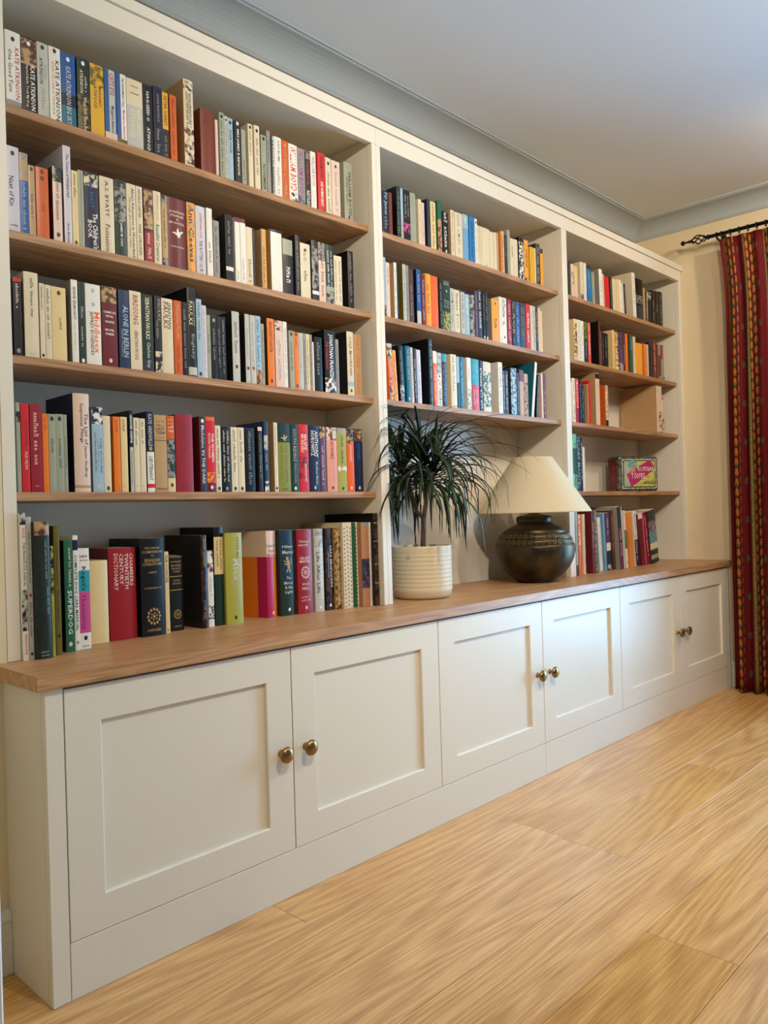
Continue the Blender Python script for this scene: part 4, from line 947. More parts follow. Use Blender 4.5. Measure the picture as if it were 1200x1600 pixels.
            for poly in ([(-.1, -.5), (.25, -.45), (.3, .2), (.1, .55), (-.25, .45), (-.3, 0)], [(-.35, .45), (-.1, .4), (.05, .75), (-.15, .95), (-.45, .8)],
                         [(-.3, .3), (-.25, .15), (-.8, .35), (-.85, .5)], [(-.28, .05), (-.2, -.1), (-.7, -.05), (-.75, .1)], [(-.1, -.45), (.08, -.5), (-.25, -1.0), (-.45, -.95)],
                         [(.1, -.45), (.3, -.4), (.35, -1.0), (.12, -1.0)], [(.28, -.3), (.36, -.2), (.7, .2), (.55, .75), (.45, .7), (.55, .2)]):
                put(poly, [tuple(range(len(poly)))], lambda q, s: (cx+q*sc, cz+s*sc*1.25), c)
        elif k == 'p':          # small repeated motif over the spine
            nz = 20
            for i in range(nz):
                for j in range(5):
                    pts = disc_faces((j+.5)/5*w, (i+.5+(j % 2)*.3)/(nz+1)*h, .0022, .0034, 6); put(pts, [tuple(range(6))], lambda q, s: (q, s), 'chr')
    if Fc:
        me = bpy.data.meshes.new('lettering'); me.from_pydata(V, [], Fc)
        A1 = me.attributes.new('ColA', 'FLOAT_COLOR', 'CORNER'); d1 = []
        for f, ca in zip(Fc, CA): d1 += list(LIN[ca])*len(f)
        A1.data.foreach_set('color', d1); me.materials.append(MAT['ink'])
        o = bpy.data.objects.new('lettering', me); C.objects.link(o); o.parent = root
    return root, letter_cols
BAY = {'A': 'left bay', 'B': 'middle bay', 'C': 'right bay'}
LEVEL = {'1': 'top shelf', '2': 'second shelf', '3': 'third shelf', '4': 'fourth shelf', '5': 'worktop'}
recs = []
for i, line in enumerate(BOOKS.strip().split('\n')):
    row, hd, ops = line.split('|'); p = hd.split()
    x, w, h, D, y = [float(v)/1000 for v in p[:5]]
    lean, yw, hard, col = float(p[5]), float(p[6]), int(p[7]), p[8]; side = p[9] if len(p) > 9 else None
    ops = [o_ for o_ in ops.split(';') if o_]
    root, lc = build_book(row, x, w, h, D, y, lean, yw, hard, col, side, ops, i)
    adj = []
    if h > .236 and row[1] != '5': adj.append('tall')
    elif h > .27: adj.append('tall')
    if w < .0115: adj.append('thin')
    if w > .045 and len(adj) < 1: adj.append('thick')
    if lean: adj.append('leaning')
    look = ' '.join(adj[:1]+[NAME[col]])
    feat = ''
    bands = [o_.split() for o_ in ops if o_[0] in 'bfm' and float(o_.split()[2])-float(o_.split()[1]) > .08 and (o_.split()[3] != col or o_[0] == 'm')]
    if bands:
        b_ = bands[0]; mid = (float(b_[1])+float(b_[2]))/2; full = float(b_[2])-float(b_[1]) > .7
        c2 = b_[3] if b_[3] != col else b_[-1]
        feat = ('mottled with '+NAME[c2]) if full else ('with '+NAME[c2]+(' top' if mid < .35 else ' foot' if mid > .6 else ' middle'))
    elif lc:
        c2 = max(lc, key=lambda q: q[1])[0]
        feat = 'with '+NAME[c2]+' lettering'
    else: feat = 'with blank spine'
    recs.append([root, row, look, feat, NAME[col], hard, x])
byrow = {}
for r in recs: byrow.setdefault(r[1], []).append(r)
used = set()
ORD = ['first', 'second', 'third', 'fourth', 'fifth', 'sixth', 'seventh', 'eighth', 'ninth']
def nbr(r): return r[4]
for row, L in byrow.items():
    place = BAY[row[0]] + ' ' + LEVEL[row[1]]
    for i, r in enumerate(L):
        noun = 'hardback' if r[5] else 'book'
        lf = nbr(L[i-1]) if i else None; rt = nbr(L[i+1]) if i < len(L)-1 else None
        if lf and rt: bt = 'between %s and %s ones' % (lf, rt)
        elif rt: bt = 'leftmost, beside a %s one' % rt
        else: bt = 'rightmost, beside a %s one' % lf
        lab_ = '%s %s %s, %s, %s' % (r[2], noun, r[3], bt, place)
        if lab_ in used or len(lab_.split()) > 16:
            th_ = {1: 'st', 2: 'nd', 3: 'rd'}.get((i+1) % 10 if (i+1) not in (11, 12, 13) else 0, 'th')
            lab_ = '%s %s %s, %d%s from left, %s' % (r[2], noun, r[3], i+1, th_, place)
        used.add(lab_)
        r[0]['label'] = lab_; r[0]['category'] = 'book'; r[0]['group'] = 'books on the '+LEVEL[row[1]]+' of the '+BAY[row[0]]

# ------------------------------------------------------------------ ribbed pot with dragon tree
PX, PY = 1.488, .272
pot = thing('potted_plant', (PX, PY, ZT+.0003), 'spiky dark green dragon tree in a ribbed cream pot on the worktop', 'plant')
prof = [(0, 0), (.088, 0), (.097, .003), (.1035, .011), (.107, .024)]
for i in range(81):
    z = .028+i*.152/80
    prof.append((.1085+.00045*math.sin(z/.0150*2*math.pi)*min(1, (z-.02)/.02)*(1 if z < .165 else 0), z))
prof += [(.1085, .184), (.107, .187), (.1045, .187), (.103, .184), (.102, .15), (0, .15)]
MAT['pot'] = paint('glazed_cream_pot', (214, 198, 166), .5, 40, .05)
link('pot', lathe(prof, 56), MAT['pot'], pot, smooth=True)
m, nt, n, l, b = newmat('potting_soil'); b.inputs['Base Color'].default_value = (.03, .02, .013, 1); b.inputs['Roughness'].default_value = 1; noise_bump(nt, b, 160, 1, .004); MAT['soil'] = m
bm = lathe([(0, .164), (.05, .167), (.1015, .162), (.1015, .156), (0, .156)], 32); link('soil', bm, MAT['soil'], pot, smooth=True)
# printed mark on the pot
V_, F_ = [], []
def on_pot(vs, fs, ang0, zc, wd, hh):
    k = len(V_)
    for q, s in vs:
        t = ang0 + (q-.5)*wd/.109
        V_.append((.1105*math.cos(t), .1105*math.sin(t), zc+(s-.5)*hh))
    for f in fs: F_.append(tuple(k+i for i in f))
vs, fs = marks(random.Random(4), 5); A0 = math.radians(196)
on_pot(vs, fs, A0, .146, .020, .0042)
on_pot([(0, 0), (.2, 0), (.5, .8), (.8, 0), (1, 0), (.5, 1)], [(0, 1, 2, 5), (2, 3, 4, 5)], A0, .155, .007, .006)
on_pot([(0, 0), (1, 0), (1, 1), (0, 1)], [(0, 1, 2, 3)], A0, .1612, .002, .0022)
me = bpy.data.meshes.new('printed_mark'); me.from_pydata(V_, [], F_)
m, nt, n, l, b = newmat('dark_ink'); b.inputs['Base Color'].default_value = (.03, .025, .02, 1); MAT['dink'] = m
link('printed_mark', me, MAT['dink'], pot)
m, nt, n, l, b = newmat('plant_bark'); b.inputs['Base Color'].default_value = (*srgb((96, 78, 60)), 1); b.inputs['Roughness'].default_value = .9
x_ = noise_bump(nt, b, 90, .8, .003)
wv = n.new('ShaderNodeTexWave'); wv.bands_direction = 'Z'; wv.inputs['Scale'].default_value = 60; wv.inputs['Distortion'].default_value = 3
tc_ = n.new('ShaderNodeTexCoord'); l.new(tc_.outputs['Object'], wv.inputs['Vector'])
cr_ = n.new('ShaderNodeValToRGB'); cr_.color_ramp.elements[0].color = (*srgb((70, 54, 42)), 1); cr_.color_ramp.elements[1].color = (*srgb((128, 108, 84)), 1)
l.new(wv.outputs['Fac'], cr_.inputs[0]); l.new(cr_.outputs[0], b.inputs['Base Color']); MAT['bark'] = m
RIGHT = Vector((RR.x, RR.y, 0)).normalized(); AWAY = Vector((F.x, F.y, 0)).normalized()
def pw(dx, dz, dy=0):     # offsets: right, up, away from the doorway, in metres from the pot centre at worktop height
    v = RIGHT*dx + AWAY*dy; return Vector((v.x, v.y, dz))
fork = pw(.012, .285)
hA = pw(.015, .50, .0); hB = pw(-.062, .475, .03); hC = pw(.05, .47, -.03)
for nm, pts, rd in (('trunk', [pw(.006, .16), pw(.009, .22), fork], [.0105, .0095, .0095]),
                    ('branch', [fork, pw(.022, .34), pw(.024, .42), hA, pw(.013, .56)], [.0085, .008, .0075, .007, .003]),
                    ('branch', [fork+Vector((0, 0, -.004)), pw(-.012, .31), pw(-.022, .35), pw(-.04, .42), hB, pw(-.066, .53)], [.006, .0065, .006, .006, .0055, .003]),
                    ('branch', [pw(.023, .38), pw(.034, .41), pw(.045, .44), hC, pw(.053, .51)], [.004, .0045, .005, .0045, .002])):
    bm = bmesh.new(); tube(bm, pts, rd, 8); link(nm, bm, MAT['bark'], pot, smooth=True)
m, nt, n, l, b = newmat('dragon_tree_leaf')
uvn = n.new('ShaderNodeAttribute'); uvn.attribute_name = 'across'; oi = n.new('ShaderNodeObjectInfo')
cr_ = n.new('ShaderNodeValToRGB'); el = cr_.color_ramp.elements
el[0].position = 0; el[0].color = (*srgb((62, 88, 48)), 1); el[1].position = 1; el[1].color = (*srgb((84, 34, 34)), 1)
e2 = el.new(.7); e2.color = (*srgb((40, 66, 36)), 1)
l.new(uvn.outputs['Fac'], cr_.inputs[0]); hs = n.new('ShaderNodeHueSaturation'); mr = n.new('ShaderNodeMapRange'); mr.inputs[3].default_value = .4; mr.inputs[4].default_value = 1.0
l.new(oi.outputs['Random'], mr.inputs[0]); l.new(mr.outputs[0], hs.inputs['Value']); l.new(cr_.outputs[0], hs.inputs['Color']); l.new(hs.outputs[0], b.inputs['Base Color'])
b.inputs['Roughness'].default_value = .5; b.inputs['Specular IOR Level'].default_value = .3; MAT['leaf'] = m
LX, LY, LZ = PX, PY, ZT
def clampw(v, root_y):
    X, Y, Z = v.x+LX, v.y+LY, v.z+LZ
    Y = min(Y, .470)
    if X < 1.285 and Y > .205: Y = .205 - (1.285-X)*.1
    if Z > 1.345 and Y > .228:                     # the shelf above: leaves bend out in front of it or stay below
        if Y < .30: Y = .228
        else: Z = 1.345 - (Z-1.345)*.2
    # stay clear of the lamp
    dx, dy = X-2.18, Y-.24
    r_ = math.hypot(dx, dy)
    if r_ < .262: X, Y = 2.18+dx/r_*.262, .24+dy/r_*.262
    Z = max(Z, ZT+.004)
    # stay outside the pot wall
    dx, dy = X-LX, Y-LY; r_ = math.hypot(dx, dy)
    if Z < ZT+.19 and r_ < .118: X, Y = LX+dx/max(r_, 1e-4)*.118, LY+dy/max(r_, 1e-4)*.118
    return Vector((X-LX, Y-LY, Z-LZ))
rl = random.Random(21)
def leaf(origin, az, el0, length, width, droop, twist=0.0):
    N = 11; pts = []; p = Vector(origin); el = el0
    st = length/(N-1)
    for i in range(N):
        pts.append(clampw(p.copy(), 0)); t = i/(N-1)
        d = Vector((math.cos(el)*math.cos(az), math.cos(el)*math.sin(az), math.sin(el)))
        p = p + d*st; el -= droop*st*(0.35+1.5*t) if el > -1.35 else 0; az += twist*st
    bm = bmesh.new(); la = bm.verts.layers.float.new('across'); rings = []
    for i in range(N):
        t = i/(N-1); tg = (pts[min(N-1, i+1)]-pts[max(0, i-1)])
        if tg.length < 1e-6: tg = Vector((0, 0, -1))
        tg.normalize()
        sd = tg.cross(Vector((0, 0, 1)))
        if sd.length < .05: sd = Vector((-math.sin(az), math.cos(az), 0))
        sd.normalize(); up = sd.cross(tg)
        w = width*.5*(min(1, .55+t*2.2) if t < .25 else 1)*(1-t**2.6*.96)
        ring = []
        for s, lift in ((-1, .25), (0, -.0), (1, .25)):
            v = bm.verts.new(pts[i]+sd*w*s+up*w*lift); v[la] = abs(s); ring.append(v)
        for s in (1,):                      # thin underside ridge gives the blade thickness
            v = bm.verts.new(pts[i]-up*max(.0006, w*.12)); v[la] = .2; ring.append(v)
        rings.append(ring)
    for a, b_ in zip(rings, rings[1:]):
        for q, r in ((0, 1), (1, 2), (2, 3), (3, 0)): bm.faces.new((a[q], a[r], b_[r], b_[q]))
    bm.faces.new(rings[0][::-1]); bm.faces.new(rings[-1])
    bmesh.ops.recalc_face_normals(bm, faces=bm.faces[:])
    link('leaf', bm, MAT['leaf'], pot, smooth=True)
RA = math.atan2(RIGHT.y, RIGHT.x)
def crown(h, nl, zspan, lmin, lmax, lowbias):
    for i in range(nl):
        f = i/nl
        az = i*2.39996 + rl.uniform(-.25, .25)
        lvl = f                                   # 0: oldest, lowest leaves; 1: newest, upright leaves
        o = h + Vector((math.cos(az)*.006, math.sin(az)*.006, -zspan*(1-lvl)+rl.uniform(-.004, .004)))
        el = math.radians(-5+80*lvl**1.1) + rl.uniform(-.25, .25)
        Ls = rl.uniform(lmin, lmax)*(1-.30*max(0, lvl-.8)/.2)
        dr = rl.uniform(4.5, 9.5)*(1-.15*lvl)
        if i % 5 == 0: el = rl.uniform(.0, .5); dr = rl.uniform(9, 13)
        leaf(o, az, el, Ls, rl.uniform(.0125, .018), dr, rl.uniform(-1.2, 1.2))
crown(hA+Vector((0, 0, .030)), 78, .13, .29, .40, 0)
crown(hB+Vector((0, 0, .025)), 60, .11, .27, .38, 0)
crown(hC+Vector((0, 0, .010)), 46, .09, .26, .38, 0)
# single leaves that stand out in the outline: upright tip, long right-hand and left-hand sprays
for az, el, Ln, wd, dr, tw, h0 in ((RA+.25, 1.36, .19, .012, .6, 0, hA), (RA+.1, .62, .37, .014, 2.2, 0, hA), (RA-.05, .75, .40, .014, 5.2, 0, hA), (RA-.25, .35, .40, .012, 3.2, 0, hC), (RA+.12, .12, .38, .012, 2.4, 0, hC),
                                   (RA+math.pi-.15, .62, .35, .013, 7.0, 0, hB), (RA+math.pi+.1, .55, .30, .013, 9.0, 0, hB), (RA+math.pi+.3, .8, .30, .011, 8.0, 0, hB), (RA-.4, .15, .40, .013, 6.0, 0, hC), (RA-.2, .5, .42, .007, 5.5, 0, hC)):
    leaf(h0+Vector((0, 0, .03)), az, el, Ln, wd, dr, tw)

# ------------------------------------------------------------------ table lamp
lamp = thing('table_lamp', (2.18, .24, ZT+.0003), 'table lamp with bulbous dark bronze base and wide cream cone shade', 'lamp')
m, nt, n, l, b = newmat('patinated_bronze')
tc_ = n.new('ShaderNodeTexCoord'); ns = n.new('ShaderNodeTexNoise'); ns.inputs['Scale'].default_value = 9; ns.inputs['Detail'].default_value = 5; l.new(tc_.outputs['Object'], ns.inputs['Vector'])
cr_ = n.new('ShaderNodeValToRGB'); cr_.color_ramp.elements[0].position = .35; cr_.color_ramp.elements[0].color = (*srgb((46, 42, 36)), 1); cr_.color_ramp.elements[1].position = .75; cr_.color_ramp.elements[1].color = (*srgb((112, 98, 70)), 1)
l.new(ns.outputs['Fac'], cr_.inputs[0]); l.new(cr_.outputs[0], b.inputs['Base Color']); b.inputs['Metallic'].default_value = .85
mr = n.new('ShaderNodeMapRange'); mr.inputs[3].default_value = .30; mr.inputs[4].default_value = .52; l.new(ns.outputs['Fac'], mr.inputs[0]); l.new(mr.outputs[0], b.inputs['Roughness'])
n2_ = n.new('ShaderNodeTexNoise'); n2_.inputs['Scale'].default_value = 55; l.new(tc_.outputs['Object'], n2_.inputs['Vector'])
bp_ = n.new('ShaderNodeBump'); bp_.inputs['Strength'].default_value = .25; bp_.inputs['Distance'].default_value = .002; l.new(n2_.outputs['Fac'], bp_.inputs['Height']); l.new(bp_.outputs[0], b.inputs['Normal']); MAT['bronze'] = m
pr = [(0, 0), (.070, 0), (.076, .003), (.092, .014), (.120, .036), (.145, .068), (.160, .100), (.1655, .128), (.1645, .150), (.1625, .158), (.1612, .1585), (.1605, .1615), (.1618, .162), (.1545, .182), (.1530, .1825), (.1515, .1855), (.1525, .186), (.136, .206), (.1345, .2062), (.133, .2088), (.1335, .2093), (.110, .226), (.088, .236), (.0745, .244), (.070, .250)]
link('body', lathe(pr, 72), MAT['bronze'], lamp, smooth=True)
link('collar', lathe([(.0, .247), (.0700, .247), (.0735, .2515), (.0745, .254), (.0745, .270), (.073, .2735), (.066, .277), (.040, .281), (.026, .286), (.014, .291), (0, .292)], 48), MAT['bronze'], lamp, smooth=True)
# engraved ornament: rows of small raised scrolls standing on the shoulder of the body
m, nt, n, l, b = newmat('worn_brass_relief'); b.inputs['Base Color'].default_value = (*srgb((158, 136, 96)), 1); b.inputs['Metallic'].default_value = .9; b.inputs['Roughness'].default_value = .38; MAT['relief'] = m
bm = bmesh.new()
def ring_at(r0, z0, r1, z1, n_, lobes):
    for k in range(n_):
        t0 = 2*math.pi*k/n_
        for j in range(lobes):
            s = j/lobes*2*math.pi
            du, dv = math.cos(s)*.36, math.sin(s)*.36
            t = t0 + du*2*math.pi/n_*.8; f = .5+dv
            r = r0+(r1-r0)*f+.0004; z = z0+(z1-z0)*f
            c = Vector((r*math.cos(t), r*math.sin(t), z)); nrm = Vector((math.cos(t)*.9, math.sin(t)*.9, .45)).normalized()
            u = Vector((-math.sin(t), math.cos(t), 0)); v = nrm.cross(u)
            q = .0028
            ap = bm.verts.new(c+nrm*.0012); rg = [bm.verts.new(c+(u*math.cos(a)+v*math.sin(a))*q) for a in (0, 1.5708, 3.1416, 4.7124)]
            for i in range(4): bm.faces.new((ap, rg[i], rg[(i+1) % 4]))
ring_at(.1612, .1625, .1550, .1815, 40, 7); ring_at(.1520, .1865, .1370, .2050, 38, 7)
link('engraved_band', bm, MAT['relief'], lamp, label='raised scroll ornament in two bands round the shoulder')
m, nt, n, l, b = newmat('linen_shade')
tl = n.new('ShaderNodeBsdfTranslucent'); tl.inputs['Color'].default_value = (.80, .70, .52, 1); ad_ = n.new('ShaderNodeMixShader'); ad_.inputs[0].default_value = .30
l.new(b.outputs[0], ad_.inputs[1]); l.new(tl.outputs[0], ad_.inputs[2]); l.new(ad_.outputs[0], n['Material Output'].inputs[0])
b.inputs['Base Color'].default_value = (*srgb((236, 222, 190)), 1); b.inputs['Roughness'].default_value = .85
tc_ = n.new('ShaderNodeTexCoord'); mp_ = n.new('ShaderNodeMapping'); mp_.inputs['Scale'].default_value = (60, 60, 420); ns = n.new('ShaderNodeTexNoise'); ns.inputs['Scale'].default_value = 1
l.new(tc_.outputs['Object'], mp_.inputs[0]); l.new(mp_.outputs[0], ns.inputs['Vector']); bp_ = n.new('ShaderNodeBump'); bp_.inputs['Strength'].default_value = .3; bp_.inputs['Distance'].default_value = .0006
l.new(ns.outputs['Fac'], bp_.inputs['Height']); l.new(bp_.outputs[0], b.inputs['Normal']); MAT['shade'] = m
sb, stp = .2905, .522
shade = link('lamp_shade', lathe([(.2350, sb), (.2362, sb), (.2362, sb+.004), (.2350, sb+.006), (.0850, stp-.004), (.0855, stp), (.0835, stp), (.0830, stp-.004), (.2325, sb+.004), (.2335, sb), (.2350, sb)], 72), MAT['shade'], lamp, smooth=True)
bm = bmesh.new()
for k in range(3):
    t = 2*math.pi*k/3+.4; tube(bm, [(.010*math.cos(t), .010*math.sin(t), .470), (.0838*math.cos(t), .0838*math.sin(t), stp-.012)], .0012, 6)
tube(bm, [(.0838*math.cos(2*math.pi*i/32), .0838*math.sin(2*math.pi*i/32), stp-.010) for i in range(33)], .0013, 6)
link('shade_carrier', bm, MAT['brass'], lamp)
link('stem', lathe([(0, .290), (.006, .290), (.006, .33), (.014, .332), (.017, .345), (.017, .385), (.013, .39), (0, .39)], 20), MAT['brass'], lamp, smooth=True)
m, nt, n, l, b = newmat('opal_bulb_glass'); b.inputs['Base Color'].default_value = (.9, .88, .84, 1); b.inputs['Roughness'].default_value = .2; MAT['bulb'] = m
link('bulb', lathe([(0, .3905), (.013, .391), (.015, .40), (.026, .425), (.030, .445), (.026, .463), (.014, .475), (0, .478)], 24), MAT['bulb'], lamp, smooth=True)

# ------------------------------------------------------------------ toffee tin
TW, TD, TH = .240, .078, .176
tin = thing('toffee_tin', (3.153, .345, 1.0612), 'old toffee tin with a pink diamond, standing alone on the right bay shelf', 'tin', rz=math.radians(-19))
tin.scale = (1.16, 1.16, 1.06)
def tinmat(name, col, rough=.35, metal=.0, mott=None):
    m, nt, n, l, b = newmat(name); b.inputs['Roughness'].default_value = rough; b.inputs['Metallic'].default_value = metal
    t = n.new('ShaderNodeTexCoord'); x = n.new('ShaderNodeTexNoise'); x.inputs['Scale'].default_value = 70; x.inputs['Detail'].default_value = 4; l.new(t.outputs['Object'], x.inputs['Vector'])
    cr = n.new('ShaderNodeValToRGB'); cr.color_ramp.elements[0].position = .4; cr.color_ramp.elements[0].color = (*srgb(col), 1); cr.color_ramp.elements[1].position = .62; cr.color_ramp.elements[1].color = (*srgb(mott or tuple(v*.8 for v in col)), 1)
    l.new(x.outputs['Fac'], cr.inputs[0]); l.new(cr.outputs[0], b.inputs['Base Color']); return m
link('tin_body', box(0, TW, 0, TD, 0, TH, .013, 4), tinmat('worn_tinplate', (120, 126, 120), .35, .5, (70, 64, 52)), tin, label='worn grey-green tinplate with rounded edges')
def plate(nm, poly, y, col, mott=None, th=.0007, rough=.4, lab=None):
    bm = bmesh.new(); a = [bm.verts.new((x, y-th, z)) for x, z in poly]; c = [bm.verts.new((x, y, z)) for x, z in poly]; k = len(poly)
    bm.faces.new(a); bm.faces.new(c[::-1])
    for i in range(k): bm.faces.new((a[i], c[i], c[(i+1) % k], a[(i+1) % k]))
    bmesh.ops.recalc_face_normals(bm, faces=bm.faces[:])
    return link(nm, bm, tinmat('tin_print_'+nm, col, rough, 0, mott), tin, label=lab)
def rect(x0, x1, z0, z1, c=.004): return [(x0+c, z0), (x1-c, z0), (x1, z0+c), (x1, z1-c), (x1-c, z1), (x0+c, z1), (x0, z1-c), (x0, z0+c)]
plate('border', rect(.015, TW-.015, .014, TH-.014), -.0001, (196, 196, 170), (120, 130, 110), lab='pale printed border')
plate('inner_border', rect(.021, TW-.021, .020, TH-.020), -.0008, (70, 92, 80))
plate('picture_ground', rect(.026, TW-.026, .025, TH-.025), -.0015, (206, 196, 110), (164, 160, 76), lab='yellow-green printed ground')
plate('left_field', [(.026, .025), (.07, .025), (.05, .08), (.10, .15), (.026, .15)], -.0022, (188, 178, 142), (150, 168, 150))
plate('pink_diamond', [(.040, .086), (.068, .022), (.214, .112), (.186, .160)], -.0029, (186, 44, 104), (170, 36, 96), lab='pink diamond')
plate('printed_head', [(.075+.028*math.cos(t/14*2*math.pi), .134+.022*math.sin(t/14*2*math.pi)) for t in range(14)], -.0036, (132, 172, 168), (90, 130, 132))
plate('printed_face', [(.078+.014*math.cos(t/10*2*math.pi), .113+.012*math.sin(t/10*2*math.pi)) for t in range(10)], -.0043, (206, 150, 120), (190, 130, 104))
plate('printed_collar', [(.056, .092), (.098, .092), (.092, .106), (.062, .106)], -.0040, (206, 110, 120), (180, 80, 90))
def tin_text(s, x0, x1, zc, hh, col, side=False, slant=0.0, y=-.0052):
    vs, fs, asp = text_mesh(s)
    if side: me_v = [(-.0016, TD-(x0+(x1-x0)*q), zc+(t-.5)*hh) for q, t in vs]
    else: me_v = [(x0+(x1-x0)*q, y, zc+(t-.5)*hh+slant*q) for q, t in vs]
    me = bpy.data.meshes.new('lettering'); me.from_pydata(me_v, [], fs)
    link('lettering', me, tinmat('tin_ink', col, .5), tin)
tin_text('RUSSIAN', .106, .214, .112, .021, (236, 230, 220)); tin_text('TOFFEE', .066, .150, .077, .026, (236, 230, 220)); tin_text('ENGLISH', .140, .210, .044, .012, (96, 92, 40))
def side_plate(nm, y0, y1, z0, z1, x, col, mott=None):
    bm = box(x-.0007, x, TD-y1, TD-y0, z0, z1); return link(nm, bm, tinmat('tin_print_'+nm, col, .4, 0, mott), tin)
side_plate('side_ground', .012, TD-.014, .012, TH-.012, -.0001, (90, 74, 30), (60, 44, 24)); side_plate('side_label', .018, TD-.018, .020, TH-.020, -.0009, (126, 24, 28), (100, 18, 24))
tin_text('RUSSIAN', .022, .058, .118, .02, (176, 140, 60), True); tin_text('TOFFEE', .022, .058, .070, .02, (176, 140, 60), True)

# ------------------------------------------------------------------ curtain pole, rings and curtain
XC, ZPOLE = 3.590, 2.401
pole = thing('curtain_pole', (XC, .0, ZPOLE), 'black wrought iron curtain pole with a twisted cage finial', 'curtain pole')
bm = bmesh.new(); tube(bm, [(0, .018, 0), (0, -3.72, 0)], .0095, 14); link('rod', bm, MAT['iron'], pole, smooth=True)
fin = bmesh.new(); tube(fin, [(0, .016, 0), (0, .020, 0), (0, .024, 0), (0, .030, 0), (0, .034, 0)], [.0095, .0135, .0135, .0095, .008], 14)
for k in range(4):
    pts = []
    for i in range(25):
        t = i/24; r = .0255*math.sin(math.pi*min(1, t*1.02))**.75 if 0 < t < 1 else .003; r = max(r, .004)*(1-.25*t)
        an = k*math.pi/2+t*math.pi*1.15
        pts.append((r*math.cos(an), .032+t*.085, r*math.sin(an)))
    tube(fin, pts, .0036, 7)
tube(fin, [(0, .112, 0), (0, .118, 0), (0, .128, 0), (0, .142, 0), (0, .150, 0)], [.0075, .0085, .0065, .0045, .0045], 12)
link('finial', fin, MAT['iron'], pole, smooth=True, label='twisted basket finial')
bm = bmesh.new(); bmesh.ops.create_uvsphere(bm, u_segments=18, v_segments=12, radius=.0125, matrix=Matrix.Translation((0, .158, 0))); link('ball_tip', bm, MAT['iron'], pole, smooth=True)
for yb_ in (-.022, -3.55):
    bm = bmesh.new(); tube(bm, [(0, yb_, -.012), (.02, yb_, -.020), (.06, yb_, -.018), (.0985, yb_, -.014)], .0055, 8); bbox(bm, .0975, .1025, yb_-.014, yb_+.014, -.045, .022, .002)
    tube(bm, [(.012*math.cos(a*.5), yb_, .012*math.sin(a*.5)) for a in range(13)], .003, 6); link('bracket', bm, MAT['iron'], pole, smooth=True)
def torus(R, r, seg=22, s2=7):
    bm = bmesh.new(); rings = [[bm.verts.new(((R+r*math.cos(2*math.pi*j/s2))*math.cos(2*math.pi*i/seg), r*math.sin(2*math.pi*j/s2), (R+r*math.cos(2*math.pi*j/s2))*math.sin(2*math.pi*i/seg))) for j in range(s2)] for i in range(seg)]
    for i in range(seg):
        for j in range(s2): bm.faces.new((rings[i][j], rings[(i+1) % seg][j], rings[(i+1) % seg][(j+1) % s2], rings[i][(j+1) % s2]))
    return bm
ring_me = None
CY0, CY1 = -.036, -.50
NR = 11
for i in range(NR):
    y = CY0-.012+(CY1-CY0+.024)*i/(NR-1)
    if abs(y+.022) < .012: y = -.040
    if ring_me is None: r_ = link('curtain_ring', torus(.0150, .0027), MAT['iron'], pole, (0, y, -.0035), smooth=True); ring_me = r_.data
    else: r_ = link('curtain_ring', ring_me, None, pole, (0, y, -.0035))
cur = thing('curtain', (XC, 0, 0), 'dark red curtain with embroidered gold and green stripes on the pole', 'curtain')
m, nt, n, l, b = newmat('embroidered_curtain_cloth')
uv = n.new('ShaderNodeUVMap'); sp = n.new('ShaderNodeSeparateXYZ'); l.new(uv.outputs[0], sp.inputs[0])
def mth(op, a=None, b_=None, c=None):
    q = n.new('ShaderNodeMath'); q.operation = op
    for i, v in enumerate((a, b_, c)):
        if v is None: continue
        if isinstance(v, (int, float)): q.inputs[i].default_value = v
        else: l.new(v, q.inputs[i])
    return q.outputs[0]
u, v = sp.outputs['X'], sp.outputs['Y']
REP = .205
pu = mth('MODULO', u, REP)
def band(a, b_): return mth('MULTIPLY', mth('GREATER_THAN', pu, a), mth('LESS_THAN', pu, b_))
col_in = None
def over(prev, fac, colr):
    mx = n.new('ShaderNodeMix'); mx.data_type = 'RGBA'; l.new(fac, mx.inputs[0])
    if isinstance(prev, tuple): mx.inputs[6].default_value = (*prev, 1)
    else: l.new(prev, mx.inputs[6])
    if isinstance(colr, tuple): mx.inputs[7].default_value = (*colr, 1)
    else: l.new(colr, mx.inputs[7])
    return mx.outputs[2]
cc = (*srgb((96, 10, 14)),)
nz = n.new('ShaderNodeTexNoise'); nz.inputs['Scale'].default_value = 190; nz.inputs['Detail'].default_value = 2; l.new(uv.outputs[0], nz.inputs['Vector'])
spk = mth('GREATER_THAN', nz.outputs['Fac'], .5)
# green speckled stripe
cc = over(cc, band(.030, .046), over(srgb((128, 118, 52)), spk, srgb((58, 66, 34))))
# two embroidered gold columns with dark links
for a, b_, ph in ((.052, .078, 0.), (.088, .112, .5), (.122, .134, .25)):
    ctr = (a+b_)/2; hw = (b_-a)/2
    w1 = mth('ABSOLUTE', mth('SINE', mth('MULTIPLY_ADD', v, math.pi/.052, ph*math.pi)))
    wide = mth('MULTIPLY_ADD', w1, hw*.55, hw*.40)
    dist = mth('ABSOLUTE', mth('SUBTRACT', pu, ctr))
    cc = over(cc, band(a-.003, b_+.003), srgb((44, 16, 18)))
    cc = over(cc, mth('MULTIPLY', mth('LESS_THAN', dist, wide), mth('GREATER_THAN', w1, .22)), over(srgb((196, 120, 36)), spk, srgb((160, 80, 26))))
    w2 = mth('ABSOLUTE', mth('SINE', mth('MULTIPLY_ADD', v, math.pi/.104, ph)))
    cc = over(cc, mth('MULTIPLY', mth('LESS_THAN', dist, hw*.45), mth('GREATER_THAN', w2, .95)), srgb((60, 84, 54)))
    cc = over(cc, mth('MULTIPLY', mth('LESS_THAN', dist, hw*.5), mth('LESS_THAN', w2, .12)), srgb((120, 26, 70)))
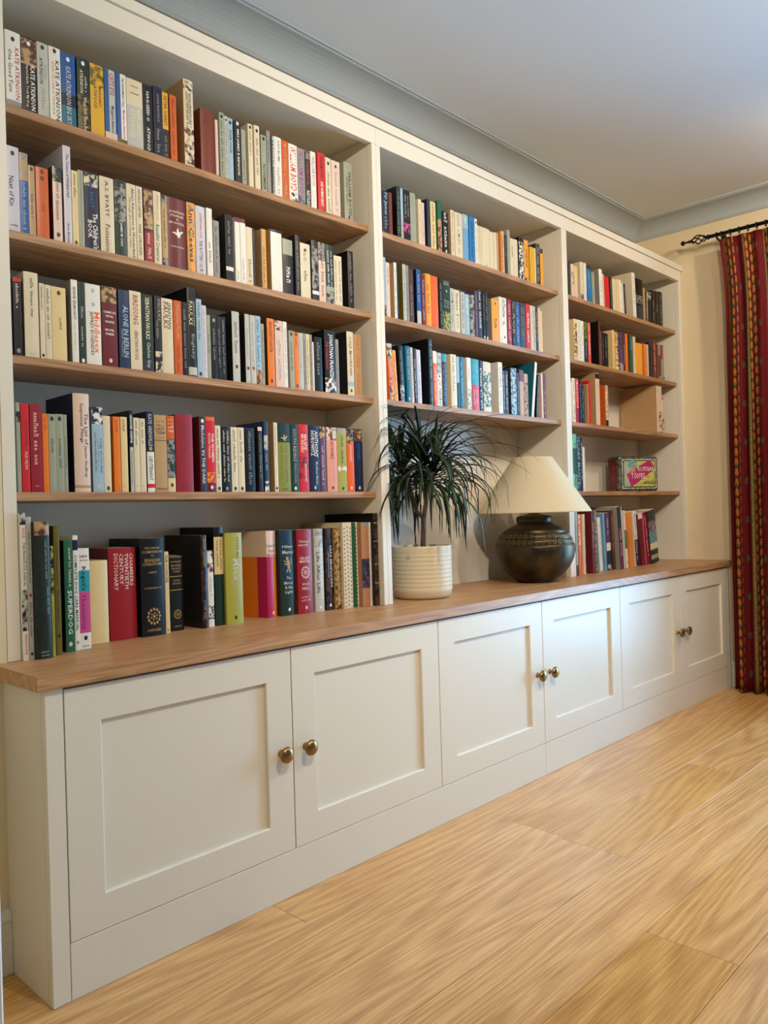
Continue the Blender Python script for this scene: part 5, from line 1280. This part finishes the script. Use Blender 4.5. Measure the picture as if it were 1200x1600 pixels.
# green motifs scattered on the plain red ground
mv = mth('SUBTRACT', mth('MODULO', v, .20), .10); mu = mth('SUBTRACT', pu, .170)
rr_ = mth('ADD', mth('POWER', mth('DIVIDE', mu, .010), 2.0), mth('POWER', mth('DIVIDE', mv, .019), 2.0))
cc = over(cc, mth('LESS_THAN', rr_, 1.0), over(srgb((40, 46, 34)), spk, srgb((96, 98, 62))))
l.new(cc, b.inputs['Base Color']); b.inputs['Roughness'].default_value = .75; b.inputs['Specular IOR Level'].default_value = .25
bp_ = n.new('ShaderNodeBump'); bp_.inputs['Strength'].default_value = .35; bp_.inputs['Distance'].default_value = .001; l.new(nz.outputs['Fac'], bp_.inputs['Height']); l.new(bp_.outputs[0], b.inputs['Normal']); MAT['curtain'] = m
# pleated cloth: front and back surface joined along the hems
NU, NV = 360, 30; TOP, BOT = 2.372, .006
def cloth(u, t, off):
    """u 0..1 along the gathered width, t 0 top..1 bottom -> point"""
    pitch = .068; ph = u*(CY0-CY1)/pitch*2*math.pi
    amp = .008+.022*min(1, t*2.2)+.004*math.sin(u*17+1)*t
    s = math.sin(ph+.5*math.sin(u*23+t*1.5)*min(1, t*3)); s2 = math.sin(ph*.5+1+1.2*math.sin(t*2.1))
    x = amp*(s*.85+.35*s2*t)
    left = CY0+ (.0 if t < .02 else -.026*math.sin(min(1, t*6)*math.pi/2)) + .012*t
    y = left+(CY1-left)*u + .006*math.sin(ph*2+.8)*min(1, t*2)
    z = TOP+(BOT-TOP)*t
    return (x-.004+off, y, z)
bm = bmesh.new(); uvl = bm.loops.layers.uv.new('UVMap')
us = [0.0]; pp = cloth(0, .6, 0)
for i in range(1, NU+1):
    q = cloth(i/NU, .6, 0); us.append(us[-1]+math.hypot(q[0]-pp[0], q[1]-pp[1])); pp = q
G = []
for side, off in ((0, -.0009), (1, .0009)):
    G.append([[bm.verts.new(cloth(i/NU, j/NV, off)) for j in range(NV+1)] for i in range(NU+1)])
for side in (0, 1):
    g = G[side]
    for i in range(NU):
        for j in range(NV):
            q = [g[i][j], g[i+1][j], g[i+1][j+1], g[i][j+1]]; uvs = [(us[i], j), (us[i+1], j), (us[i+1], j+1), (us[i], j+1)]
            if side: q = q[::-1]; uvs = uvs[::-1]
            f = bm.faces.new(q); f.smooth = True
            for lp, (a, c) in zip(f.loops, uvs): lp[uvl].uv = (a, (BOT-TOP)*c/NV+TOP)
for j in range(NV):
    for i in (0, NU):
        bm.faces.new((G[0][i][j], G[0][i][j+1], G[1][i][j+1], G[1][i][j]))
for i in range(NU):
    for j in (0, NV): bm.faces.new((G[0][i][j], G[0][i+1][j], G[1][i+1][j], G[1][i][j]))
link('curtain_cloth', bm, MAT['curtain'], cur)
bm = bmesh.new()
for i in range(NR):
    y = CY0-.012+(CY1-CY0+.024)*i/(NR-1); tube(bm, [(-.002, y, TOP-.002), (0, y, TOP+.010), (.001, y, TOP+.0115)], .0014, 5)
link('curtain_hooks', bm, MAT['brass'], cur)
